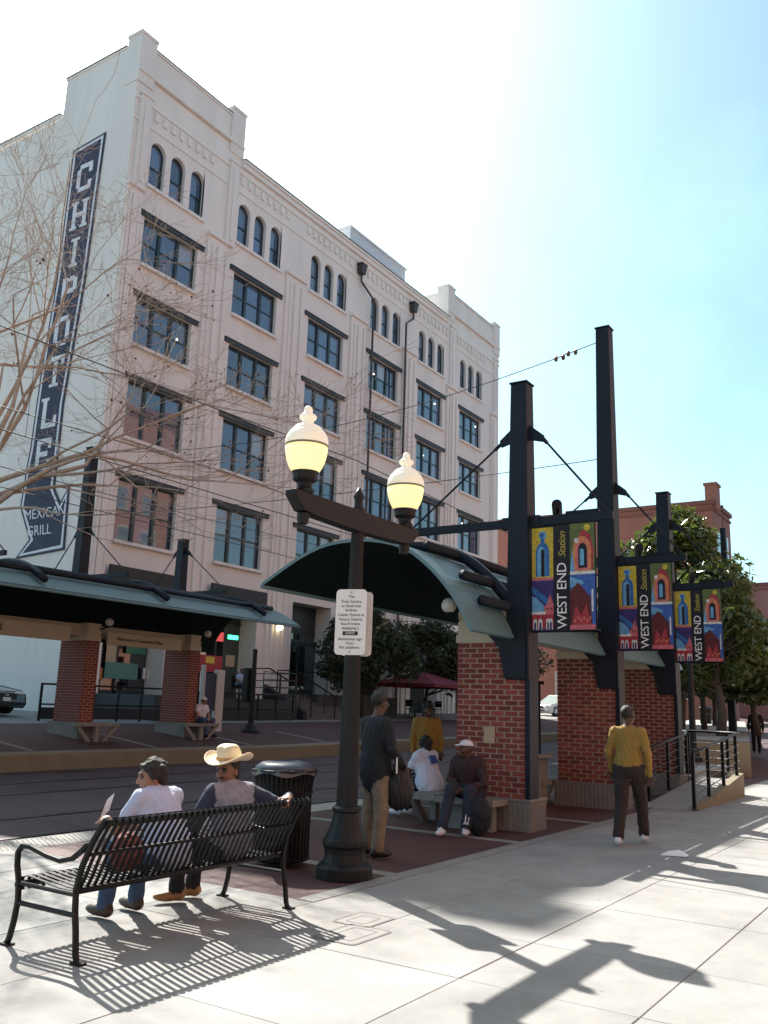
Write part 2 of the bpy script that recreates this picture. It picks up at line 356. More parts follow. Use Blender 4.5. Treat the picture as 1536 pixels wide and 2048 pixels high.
# belt courses and dentils
def pieces(name, dims, places, m, parent=bld):
    me = MB().bx(-dims[0]/2, dims[0]/2, -dims[1], 0, 0, dims[2]).mesh(name, m)
    for p in places: link(name, me, parent, Vector(p)-WP[parent.name])
bc = MB(); bc.bx(X0, X1, YF-.07, YF-.002, 26.95, 27.12); bc.bx(X0, X1, YF-.05, YF-.002, 25.95, 26.06)
for c in BAY: bc.bx(c-WW/2-.12, c+WW/2+.16, YF-.12, YF-.002, AZ0-.16, AZ0-.02)
ob('belt_course', bc, cream_trim, bld)
den = []
for c in BAY:
    for i in range(9): den.append((c-2.0+i*.5, YF-.002, 26.42))
pieces('dentil', (.2, .1, .42), den, cream_trim)
# pilasters with stepped reveals
def pilaster(xc, w, ztop):
    b = MB(); b.bx(xc-w/2, xc+w/2, YF-.12, YF-.002, 1.0, ztop)
    for s in (-1, 1): b.bx(xc+s*w*.30-.05, xc+s*w*.30+.05, YF-.20, YF-.122, 1.0, ztop-.35)
    b.bx(xc-.16, xc+.16, YF-.22, YF-.122, 1.0, ztop-.35)
    b.bx(xc-w/2-.06, xc+w/2+.06, YF-.26, YF-.002, ztop, ztop+.16)
    return b
for i in range(5):
    xc = (BAY[i]+BAY[i+1])/2+.02
    ob('pilaster', pilaster(xc, 1.5, 22.75 if i in (0, 4) else 23.35), cream_trim, bld, bevel=.012)
for xc in (X0+.42, X1-1.0): ob('pilaster', pilaster(xc, .8, 22.75), cream_trim, bld, bevel=.012)
for xc in (X0+.55, 28.1, 50.1, X1-.6):
    b = MB(); b.bx(xc-.3, xc+.3, YF-.14, YF-.002, 22.95, 27.2); b.bx(xc-.1, xc+.1, YF-.2, YF-.142, 23.1, 27.0); b.bx(xc-.36, xc+.36, YF-.2, YF-.002, 27.2, 27.34); ob('corner_strip', b, cream_trim, bld, bevel=.012)
# windows
glass = glass_mat('window glass', (0.06, 0.09, 0.16))  # blue base colour paints in part of the reflected sky
glass_b = glass_mat('glass over pale blind', (.20, .215, .24))
glass_w = glass_mat('dark shop glass', (0.012, 0.014, 0.016))
bulb = mat('ceiling lamp', (0.9, 0.85, 0.7), .5, emit=(1, .9, .7, 2.0))
_wm = {}
def window(c, z0, z1):
    h = z1-z0; key = round(h, 2)
    if key not in _wm:
        f = MB(); t = .085; pw = (WW-2*t-2*.16)/3
        f.bx(-WW/2, WW/2, 0, .12, 0, t); f.bx(-WW/2, WW/2, 0, .12, h-t, h); f.bx(-WW/2, -WW/2+t, 0, .12, t, h-t); f.bx(WW/2-t, WW/2, 0, .12, t, h-t)
        for s in (-1, 1): f.bx(s*(pw/2+.08)-.08, s*(pw/2+.08)+.08, -.02, .12, t, h-t)
        for k in (-1, 0, 1):
            xk = k*(pw+.16); f.bx(xk-pw/2, xk+pw/2, .015, .10, h/2-.035, h/2+.035)
        fm = f.mesh('window', dkgreen); p = MB().bx(-pw/2, pw/2, 0, .03, 0, (h-2*t)/2-.035); p = (p.mesh('pane', glass), p.mesh('pane', glass_b))
        s = MB().bx(-WW/2-.06, WW/2+.06, -.36, .12, -.13, 0).mesh('sill', cream_trim); li = MB().bx(-WW/2-.33, WW/2+.33, -.27, -.182, -.01, .21)
        li.bx(-WW/2-.35, WW/2+.35, -.30, -.182, .16, .212); _wm[key] = (fm, p, s, li.mesh('lintel', lintel_m), pw, t)
    fm, p, s, li, pw, t = _wm[key]; base = Vector((c, YF+.18, z0))
    w = link('window', fm, bld, base-WP[bld.name])
    for k in (-1, 0, 1):
        for r in (0, 1):
            q = link('pane', p[1 if (r and random.random() < .16) else 0], w, (k*(pw+.16), .05+random.uniform(-.004, .004), t if r == 0 else h/2+.035)); q.rotation_euler = (random.uniform(-.004, .004), 0, random.uniform(-.006, .006))
    link('sill', s, w, (0, 0, 0)); link('lintel', li, w, (0, 0, h))
    if random.random() < .35:
        link('ceiling_lamp', MB().ball((0, 0, 0), .05, 6, 5).mesh('ceiling_lamp', bulb), w, (random.uniform(-1.2, 1.2), .03, random.uniform(.5, .8)*h))
for c in BAY:
    for z0, z1 in ROWS: window(c, z0, z1)
hw = AW/2; zs_ = AZ1-AZ0-hw
outer = [(-hw, 0)]+[(-hw*math.cos(math.pi*q/12), zs_+hw*math.sin(math.pi*q/12)) for q in range(13)]+[(hw, 0)]
inner = [(-hw+.08, .08)]+[(-(hw-.08)*math.cos(math.pi*q/12), zs_+(hw-.08)*math.sin(math.pi*q/12)) for q in range(13)]+[(hw-.08, .08)]
af = MB(); no = len(outer)
for y in (0.0, .1): af.add([(p[0], y, p[1]) for p in outer]+[(p[0], y, p[1]) for p in inner], [((i, (i+1) % no, no+(i+1) % no, no+i) if y == 0 else (i, no+i, no+(i+1) % no, (i+1) % no)) for i in range(no)])
af.add([(p[0], 0, p[1]) for p in inner]+[(p[0], .1, p[1]) for p in inner], [(i, (i+1) % no, no+(i+1) % no, no+i) for i in range(no)])
af.bx(-hw+.08, hw-.08, .01, .09, .95, 1.03)
afm = af.mesh('arched_window', dkgreen)
lo = MB().bx(-hw+.08, hw-.08, 0, .02, .08, .95).mesh('pane', glass)
up = MB().prism([(-hw+.08, 1.03)]+inner[1:-1]+[(hw-.08, 1.03)], lambda p: (p[0], 0, p[1]), lambda p: (p[0], .02, p[1])).mesh('pane', glass)
for c in BAY:
    for o in AOFF:
        w = link('arched_window', afm, bld, Vector((c+o, YF+.18, AZ0))-WP[bld.name]); link('pane', lo, w, (0, .05, 0)); link('pane', up, w, (0, .045, 0))
# downspouts with leader heads
pipe = mat('brown downspout', (0.055, 0.04, 0.042), .5)
for x, dx in ((38.9, 1.15), (44.75, -1.05)):
    b = MB(); b.box((x, YF-.2, 26.45), (.36, .34, .5), taper=1.3); b.bx(x-.28, x+.28, YF-.42, YF-.02, 26.73, 26.83)
    b.tube([(x, YF-.2, 26.2), (x, YF-.2, 25.75), (x+dx, YF-.34, 25.0), (x+dx, YF-.34, 1.2)], .065, 8)
    ob('downspout', b, pipe, bld)
# roof plant room
b = MB(); b.bx(39.5, 45.8, YF+1.2, YF+5, 27.3, 29.9); b.bx(39.4, 45.9, YF+1.1, YF+5.1, 29.9, 30.02); b.bx(40.4, 40.46, YF+1.17, YF+1.2, 27.3, 29.9)
ob('roof_plant_room', b, mat('pale grey cladding', (.62, .66, .70), .6), bld)
# ground floor shopfronts
for i, c in enumerate(BAY):
    sf = ob('shopfront', MB().bx(c-WW/2, c+WW/2, YF+1.0, YF+1.1, 5.2, 6.55).bx(c-WW/2, c+WW/2, YF+.95, YF+1.05, 5.12, 5.2).bx(c-.06, c+.06, YF+.98, YF+1.08, 1.0, 5.12).bx(c-WW/2, c+WW/2, YF+.98, YF+1.08, 1.0, 1.9), dkgreen, bld)
    for s in (-1, 1): ob('pane', MB().bx(c+s*.83-.76, c+s*.83+.76, YF+1.02, YF+1.05, 1.9, 5.12), glass_w, sf)
    if i < 2: ob('sign_band', MB().bx(c-1.85, c+1.85, YF-.34, YF-.24, 5.7, 6.68), mat('dark sign band', (.02, .017, .02), .5), sf)
# ------------------------------------------------------------------ painted arrow sign on the side wall (plane X = 21.9, seen from -X)
signblue = mat('sign navy paint', (0.042, 0.047, 0.082), .75, var=.2, scale=1.5)
signwhite = mat('sign white paint', (0.74, 0.74, 0.78), .75)
SP = [(29.69, 25.79), (31.85, 25.60), (31.93, 19.33), (32.25, 15.13), (32.36, 11.67), (32.45, 10.92), (32.56, 9.21), (31.69, 7.77), (32.48, 7.03), (29.39, 7.20), (29.51, 9.80), (29.96, 9.16), (30.46, 9.84), (30.45, 11.10), (30.47, 13.44), (30.27, 15.53), (29.96, 18.83)]
sign = ob('wall_sign', MB().prism(SP, lambda p: (X0-.003, p[0], p[1]), lambda p: (X0-.05, p[0], p[1])), signblue, label='tall navy arrow shaped wall sign with stacked white letters on the side wall', cat='sign')
cen = lambda pts: (sum(p[0] for p in pts)/len(pts), sum(p[1] for p in pts)/len(pts))
def inset(poly, d):
    out = []; n = len(poly)
    for i in range(n):
        a, b_, c = Vector(poly[i-1]), Vector(poly[i]), Vector(poly[(i+1) % n]); e1 = (b_-a).normalized(); e2 = (c-b_).normalized()
        n1, n2 = Vector((-e1.y, e1.x)), Vector((-e2.y, e2.x)); m = (n1+n2); m = m.normalized() if m.length > .1 else n1
        out.append(tuple(b_+m*(d/max(.45, m.dot(n1)))))
    return out
def ring(poly, d0, d1):
    b = MB(); A, B_ = inset(poly, d0), inset(poly, d1); n = len(poly)
    b.add([(X0-.054, p[0], p[1]) for p in A]+[(X0-.054, p[0], p[1]) for p in B_], [(i, (i+1) % n, n+(i+1) % n, n+i) for i in range(n)]); return b
ob('white_border', ring(SP, -.10, -.22), signwhite, sign)
# slab letters as stroke boxes in a 1.0 x 1.25 cell (u right = -Y, v up)
ST = {'C': [(-.45, -.4, -.22, .4), (-.3, .4, .45, .6), (-.3, -.6, .45, -.4), (.25, .15, .47, .45), (.25, -.45, .47, -.2)],
      'H': [(-.42, -.6, -.2, .6), (.2, -.6, .42, .6), (-.2, -.1, .2, .1), (-.52, .48, -.1, .6), (.1, .48, .52, .6), (-.52, -.6, -.1, -.48), (.1, -.6, .52, -.48)],
      'I': [(-.11, -.6, .11, .6), (-.26, .48, .26, .6), (-.26, -.6, .26, -.48)],
      'P': [(-.42, -.6, -.2, .6), (-.2, .4, .3, .6), (-.2, -.1, .3, .1), (.22, 0, .45, .5), (-.52, -.6, -.1, -.48)],
      'O': [(-.45, -.4, -.22, .4), (.22, -.4, .45, .4), (-.32, .4, .32, .6), (-.32, -.6, .32, -.4)],
      'T': [(-.11, -.6, .11, .5), (-.5, .42, .5, .62), (-.26, -.6, .26, -.48), (-.5, .2, -.32, .45), (.32, .2, .5, .45)],
      'L': [(-.4, -.6, -.17, .6), (-.2, -.6, .45, -.4), (-.52, .48, -.06, .6), (.28, -.42, .46, -.15)],
      'E': [(-.42, -.6, -.2, .6), (-.2, .4, .42, .6), (-.2, -.1, .25, .1), (-.2, -.6, .42, -.4), (.26, .2, .43, .42), (.26, -.42, .43, -.2)]}
def edge_y(z, left):
    pts = [(31.85, 25.6), (31.93, 19.33), (32.25, 15.13), (32.45, 10.9)] if left else [(29.69, 25.79), (29.96, 18.83), (30.27, 15.53), (30.46, 10)]
    for (ya, za), (yb, zb) in zip(pts, pts[1:]):
        if zb <= z <= za: return ya+(yb-ya)*(za-z)/(za-zb)
    return pts[-1][0]
for i, ch in enumerate('CHIPOTLE'):
    z = 23.95-1.80*i; yc = (edge_y(z, True)+edge_y(z, False))/2; b = MB(); b_s = 1.12
    for k, (u0, v0, u1, v1) in enumerate(ST[ch]):
        x = X0-.056-.0012*k; b.bx(x-.001, x, yc-u0*b_s, yc-u1*b_s, z+v0*b_s, z+v1*b_s)
    ob('letter', b, signwhite, sign)
lettering('lettering', 'MEXICAN', .60, (X0-.06, 30.85, 8.80), (0, -1, 0), (0, .12, 1), signwhite, sign, ext=.003)
lettering('lettering', 'GRILL', .60, (X0-.06, 31.1, 8.10), (0, -1, 0), (0, .12, 1), signwhite, sign, ext=.003)

# ------------------------------------------------------------------ shop front details under and beside the far shelter
red = mat('red panel', (0.35, 0.03, 0.035), .5); yellowm = mat('yellow panel', (0.7, 0.5, 0.06), .5); neon = mat('green neon', (.02, .4, .15), .5, emit=(.05, 1.0, .35, 2.2)); neonr = mat('red neon', (.4, .05, .05), .5, emit=(1, .12, .12, .25)); neony = mat('yellow neon', (.5, .4, .1), .5, emit=(1, .8, .3, .5))
def panel(name, x0, x1, z0, z1, y, m, label, cat='poster', group=None, t=.03):
    o = ob(name, MB().bx(x0, x1, y, y+t, z0, z1), m, bevel=.004); return props(o, label, cat, group)
b = panel('menu_board', 26.25, 27.6, 2.75, 3.42, 26.0, red, 'red board with yellow label beside the shop entrance', 'sign'); ob('yellow_label', MB().bx(26.62, 27.12, 25.992, 25.998, 3.1, 3.36), yellowm, b)
ob('stand_leg', MB().bx(26.3, 26.36, 26.0, 26.06, .9, 2.75).bx(27.5, 27.56, 26.0, 26.06, .9, 2.75), black, b)
panel('neon_sign', 29.35, 29.98, 4.30, 4.48, 27.4, neon, 'small green neon sign in the dark shop window', 'sign')
panel('neon_sign', 28.35, 29.05, 4.15, 4.55, 27.4, neonr, 'dull red rectangular sign beside the green neon', 'sign')
panel('neon_sign', 27.95, 28.15, 4.15, 4.6, 27.4, neony, 'narrow yellow sign left of the red one', 'sign')
panel('notice', 29.3, 29.85, 3.1, 3.6, 27.4, mat('tan notice', (.4, .3, .2), .6), 'tan paper notice on the shop glass', 'notice')
greenp = mat('green poster', (.05, .22, .15), .6); tealp = mat('teal poster', (.10, .28, .26), .6); orangep = mat('orange poster', (.45, .16, .07), .6)
for (x0, x1, z0, z1, m, lab) in ((22.6, 23.7, 3.3, 4.2, red, 'red poster at the left of the shop window'), (24.0, 24.5, 3.0, 4.0, tan, 'narrow cream poster in the shop window'), (24.0, 25.7, 2.35, 3.0, tealp, 'wide teal poster low in the shop window'), (25.0, 26.05, 3.4, 4.2, greenp, 'green poster high in the shop window'), (22.7, 23.9, 2.3, 2.75, orangep, 'orange poster low in the shop window'), (26.2, 26.5, 3.2, 3.9, white, 'small white poster at the window end')):
    panel('poster', x0, x1, z0, z1, 28.9, m, lab)
for k in range(3): panel('menu_card', 25.95+.22*k, 26.1+.22*k, 2.4, 2.85, 28.85, white, ('left', 'middle', 'right')[k]+'most of three small white cards in the shop window' if k != 1 else 'middle one of three small white cards in the shop window', 'card', 'white cards in the shop window')
# patio fence pieces (bars built singly)
def fence(name, x0, x1, y, z, h, label, n):
    t = thing(name, label, 'fence', (x0, y, z)); ob('rail', MB().bx(x0, x1, y-.03, y+.03, z+h-.06, z+h).bx(x0, x1, y-.03, y+.03, z+h*.42, z+h*.42+.05), black, t)
    ob('lower_panel', MB().bx(x0, x1, y-.02, y+.02, z+.06, z+h*.36), mat('dark fence panel', (.012, .012, .014), .6), t)
    pm = MB().bx(-.03, .03, -.03, .03, 0, h).mesh('post', black)
    for i in range(n): link('post', pm, t, (i*(x1-x0)/(n-1), 0, .002))
    return t
fence('patio_fence', 17.6, 22.6, 24.0, .84, 1.15, 'low dark patio fence behind the brick piers', 6)
fence('patio_fence', 23.2, 29.9, 24.0, .84, 1.1, 'dark patio fence below the seated diner', 7)
deck = ob('patio_deck', MB().bx(22.5, 30.6, 24.3, 27.9, .5, 1.75), mat('deck side', (.05, .05, .055), .7), kind='structure')
ob('patio_deck', MB().bx(33.2, 40, 25.2, 27.9, .5, 2.05), mat('deck side', (.05, .05, .055), .7), kind='structure')
rl = thing('patio_railing', 'thin grey railing on the patio deck left of the steps', 'railing', (29.0, 24.4, 1.75))
for z in (1.95, 2.25, 2.55, 2.85): ob('bar', MB().tube([(28.4, 24.4, z), (30.55, 24.4, z), (30.55, 27.8, z)], .02, 6), lintel_m, rl)
for x in (28.4, 29.5, 30.55): ob('post', MB().tube([(x, 24.4, 1.75), (x, 24.4, 2.87)], .025, 6), lintel_m, rl)
stp = thing('entrance_steps', 'dark entrance steps with sloping handrails climbing to the doors', 'steps', (32.4, 24.0, .9))
for i in range(7):
    ob('step', MB().bx(30.9, 34.6, 24.0+i*.32, 24.0+(i+1)*.32+.03, .6, 1.05+i*.16), mat('step stone', (.11, .105, .105), .8, var=.2), stp)
ob('cheek_wall', MB().prism([(24.0, .8), (24.0, 1.3), (26.3, 2.4), (26.3, .8)], lambda p: (30.6, p[0], p[1]), lambda p: (30.88, p[0], p[1])), mat('dark cheek wall', (.015, .015, .017), .7), stp)
for x in (31.0, 32.75, 34.5):
    ob('handrail', MB().tube([(x, 23.9, 1.0), (x, 23.9, 1.95), (x, 26.3, 3.1), (x, 27.3, 3.1), (x, 27.3, 2.0)], .035, 6), black, stp)
    for k in range(3): ob('baluster', MB().tube([(x, 24.5+k*.6, 1.2+k*.3), (x, 24.5+k*.6, 2.2+k*.29)], .02, 6), black, stp)
# entrance door in bay 3
dr = ob('entrance_door', MB().bx(34.6, 37.5, 28.85, 28.93, 2.0, 4.6).bx(34.5, 37.6, 28.8, 28.95, 4.6, 4.8), dkgreen, bld)
for x in (34.75, 36.15): ob('pane', MB().bx(x, x+1.2, 28.80, 28.845, 2.3, 4.5), glass_w, dr)
ob('door_handle', MB().tube([(35.98, 28.76, 3.0), (35.98, 28.76, 3.5)], .02, 6), steel_rail, dr)
wl_ = thing('wall_lamp', 'small lit wall lamp on the cream pier by the entrance', 'lamp', (33.1, 27.75, 5.2)); ob('bracket', MB().bx(33.04, 33.16, 27.7, 27.86, 5.2, 5.5), black, wl_); ob('lamp_shade', MB().ball((33.1, 27.62, 5.15), .16), mat('lit shade', (.9, .85, .6), .5, emit=(1, .9, .55, 2.0)), wl_)
# patio umbrella, tables and chairs in the shade
um = thing('patio_umbrella', 'dark red square patio umbrella beside the trees', 'umbrella', (40.6, 24.0, 1.1)); mar = mat('maroon canvas', (.16, .012, .025), .8)
ob('pole', MB().tube([(40.6, 24.0, 1.1), (40.6, 24.0, 3.5)], .03, 8), black, um)
cb = MB(); A = [(40.6+2.2*sx, 24.0+1.9*sy, 2.78) for sx, sy in ((-1, -1), (1, -1), (1, 1), (-1, 1))]; cb.add(A+[(40.6, 24.0, 3.42)]+[(p[0], p[1], 2.62) for p in A], [(0, 1, 4), (1, 2, 4), (2, 3, 4), (3, 0, 4)]+[(i, (i+1) % 4, 5+(i+1) % 4, 5+i) for i in range(4)]); ob('canopy', cb, mar, um)
def cafe_chair(x, y, z, rz, label):
    t = thing('cafe_chair', label, 'chair', (x, y, z), rz, 'dark chairs around the umbrella tables')
    ob('seat', MB().bx(-.2, .2, -.2, .2, .43, .47), black, t, world=False, loc=(0, 0, 0)); ob('backrest', MB().bx(-.2, .2, -.22, -.19, .55, .88), black, t, loc=(0, 0, 0))
    for sx in (-1, 1):
        ob('leg', MB().tube([(sx*.18, .18, 0), (sx*.18, .18, .44)], .015, 5), black, t, loc=(0, 0, 0)); ob('leg', MB().tube([(sx*.18, -.2, 0), (sx*.18, -.21, .88)], .015, 5), black, t, loc=(0, 0, 0))
def cafe_table(x, y, z, label):
    t = thing('cafe_table', label, 'table', (x, y, z), 0, 'round tables on the patio'); ob('table_top', MB().lathe([(.4, .72), (.4, .75)], 16), lintel_m, t, loc=(0, 0, 0)); ob('pedestal', MB().lathe([(.25, 0), (.25, .02), (.03, .04), (.03, .72)], 10), black, t, loc=(0, 0, 0))
cafe_table(39.6, 23.9, 1.1, 'small round patio table left of the umbrella pole'); cafe_table(42.0, 24.2, 1.12, 'small round patio table right of the umbrella pole')
for i, (x, y, a, l) in enumerate(((38.9, 23.7, -1.5, 'leftmost dark chair by the left umbrella table'), (40.2, 23.5, .4, 'dark chair facing us at the left umbrella table'), (41.3, 24.0, -1.4, 'dark chair left of the right umbrella table'), (42.7, 24.4, 1.6, 'dark chair at the right end of the patio tables'))): cafe_chair(x, y, 1.1, a, l)
flw = ob('wall_poster', MB().bx(38.9, 39.5, 27.6, 27.7, 3.0, 5.0), mat('amber glass panel', (.45, .25, .08), .5, emit=(1, .6, .15, .25)), label='tall amber lit panel on the wall between the shade trees', cat='sign')
flw2 = ob('wall_poster', MB().bx(40.4, 41.6, 27.6, 27.7, 4.2, 4.7), mat('yellow sign', (.6, .45, .12), .5, emit=(1, .8, .2, .3)), label='small yellow sign glimpsed between the shade trees', cat='sign')
# ------------------------------------------------------------------ distant buildings
def brick_wall_mat(name, c1, c2, sc=1.0):
    m = mat(name, c1, .9, var=.12, scale=.5, streak=True)
    n, l = m.node_tree.nodes, m.node_tree.links; b = n['Principled BSDF']; br = n.new('ShaderNodeTexBrick')
    br.inputs['Color1'].default_value = (*c1, 1); br.inputs['Color2'].default_value = (c1[0]*.8, c1[1]*.8, c1[2]*.8, 1); br.inputs['Mortar'].default_value = (*c2, 1); br.inputs['Scale'].default_value = 1.0
    br.inputs['Brick Width'].default_value = .22; br.inputs['Row Height'].default_value = .075; br.inputs['Mortar Size'].default_value = .008
    g = n.new('ShaderNodeNewGeometry'); sx = n.new('ShaderNodeSeparateXYZ'); ad = n.new('ShaderNodeMath'); cx = n.new('ShaderNodeCombineXYZ')
    l.new(g.outputs['Position'], sx.inputs[0]); l.new(sx.outputs[0], ad.inputs[0]); l.new(sx.outputs[1], ad.inputs[1]); l.new(ad.outputs[0], cx.inputs[0]); l.new(sx.outputs[2], cx.inputs[1]); l.new(cx.outputs[0], br.inputs['Vector'])
    h = [x for x in n if x.type == 'HUE_SAT'][0]; l.new(br.outputs[0], h.inputs['Color']); return m
bw1 = brick_wall_mat('brown brickwork', (.30, .115, .085), (.36, .22, .18)); bw2 = brick_wall_mat('rose brickwork', (.34, .15, .13), (.38, .26, .22)); bw3 = brick_wall_mat('orange brickwork', (.32, .13, .085), (.34, .22, .17))
def brick_building(name, label, x0, x1, y0, y1, z0, z1, m, wins, face, arch=False):
    """box with cornice and recessed windows on faces: '-X', '-Y' or '+Y'"""
    t = thing(name, label, 'building', (x0, y0, z0)); b = MB().bx(x0, x1, y0, y1, z0-1, z1); ob('wall', b, m, t)
    ob('cornice', MB().bx(x0-.18, x1+.18, y0-.18, y1+.18, z1, z1+.35).bx(x0-.1, x1+.1, y0-.1, y1+.1, z1-.5, z1-.3), mat('brick coping', (.2, .09, .07), .9), t)
    fr = mat('pale window frame', (.5, .47, .42), .6); gl = glass_mat('far window glass', (.05, .06, .07))
    W_, H_ = 1.25, 2.0
    for f in face:
        wm = {'-X': (MB().bx(-.08, .02, -W_/2-.1, W_/2+.1, -.12, 0), MB().bx(-.03, .02, -W_/2-.08, W_/2+.08, 0, H_+.1), MB().bx(-.05, .0, -W_/2, W_/2, .02, H_/2-.04), MB().bx(-.05, 0, -W_/2, W_/2, H_/2+.04, H_)),
              '-Y': (MB().bx(-W_/2-.1, W_/2+.1, -.08, .02, -.12, 0), MB().bx(-W_/2-.08, W_/2+.08, -.03, .02, 0, H_+.1), MB().bx(-W_/2, W_/2, -.05, 0, .02, H_/2-.04), MB().bx(-W_/2, W_/2, -.05, 0, H_/2+.04, H_)),
              '+Y': (MB().bx(-W_/2-.1, W_/2+.1, -.02, .08, -.12, 0), MB().bx(-W_/2-.08, W_/2+.08, -.02, .03, 0, H_+.1), MB().bx(-W_/2, W_/2, 0, .05, .02, H_/2-.04), MB().bx(-W_/2, W_/2, 0, .05, H_/2+.04, H_))}[f]
        ms = (wm[0].mesh('sill', fr), wm[1].mesh('window', fr), wm[2].mesh('pane', gl), wm[3].mesh('pane', gl))
        for (u, z) in wins[f]:
            p = {'-X': Vector((x0-.012, u, z)), '-Y': Vector((u, y0-.012, z)), '+Y': Vector((u, y1+.012, z))}[f]
            w = link('window', ms[1], t, p-WP[t.name]); link('sill', ms[0], w, (0, 0, 0)); link('pane', ms[2], w, (0, 0, 0)); link('pane', ms[3], w, (0, 0, 0))
    return t
t = brick_building('brick_building', 'brown brick block with a chimney beyond the trees at street end', 75, 81.3, 16.9, 62, 1.2, 18.9, bw1, {'-X': [(20+3.4*i, z) for i in range(10) for z in (3.0, 7.2, 11.4)], '-Y': [(76.6+2.8*i, z) for i in range(2) for z in (3.0, 7.2, 11.4, 14.8)]}, ('-X', '-Y'))
ob('chimney', MB().bx(75.2, 76.6, 16.6, 17.5, 18.6, 20.6).bx(75.1, 76.7, 16.5, 17.6, 20.6, 20.8), bw3, t)
brick_building('brick_building', 'rose brick block with arched openings at the far right', 112, 140, 12, 24, 1.3, 17.0, bw2, {'-X': [(13.5+2.6*i, z) for i in range(4) for z in (3.4, 7.6, 11.8)], '-Y': []}, ('-X',))
brick_building('brick_building', 'low brown brick block closing the street behind the tree trunks', 108, 120, 26, 60, 1.2, 9.5, bw1, {'-X': [(27.5+3*i, z) for i in range(10) for z in (2.4, 6.0)]}, ('-X',))
brick_building('brick_building', 'long orange brick warehouse across the street seen mirrored in the lower windows', -30, 64, -26, -7, 0, 28, bw3, {'+Y': [(-27+3.2*i, z) for i in range(28) for z in (2.0, 6.2, 10.4, 14.6, 18.4, 22.6)]}, ('+Y',))
# ------------------------------------------------------------------ station shelters
ARC = [(3.70, 3.40), (2.99, 3.77), (2.43, 3.94), (1.75, 3.95), (1.15, 3.80), (.70, 3.48), (.37, 3.12), (.18, 2.82), (.07, 2.62)]
def catmull(P, n=4):
    out = []; Q = [P[0]]+list(P)+[P[-1]]
    for i in range(1, len(Q)-2):
        p0, p1, p2, p3 = [Vector(q) for q in Q[i-1:i+3]]
        for k in range(n):
            t = k/n; out.append(.5*((2*p1)+(-p0+p2)*t+(2*p0-5*p1+4*p2-p3)*t*t+(-p0+3*p1-3*p2+p3)*t**3))
    out.append(Vector(P[-1])); return out
ARCS = catmull(ARC, 3)
globe_m = mat('opal globe', (.72, .66, .60), .35)
RISE, NC = .0745, 29
bk = {k: MB().bx(*d).mesh('brick', brickm) for k, d in {'xf': (-.009, .03, -.092, .092, 0, .057), 'xh': (-.009, .03, -.041, .041, 0, .057)}.items()}
def face_bricks(u0, u1):
    """running-bond brick centres (course, u, half?) for a face between u0 and u1"""
    n = max(1, round((u1-u0)/.205)); p = (u1-u0)/n
    for c in range(NC):
        if c % 2 == 0:
            for i in range(n): yield c, u0+(i+.5)*p, False
        else:
            yield c, u0+p*.25, True
            for i in range(1, n): yield c, u0+i*p, False
            yield c, u1-p*.25, True
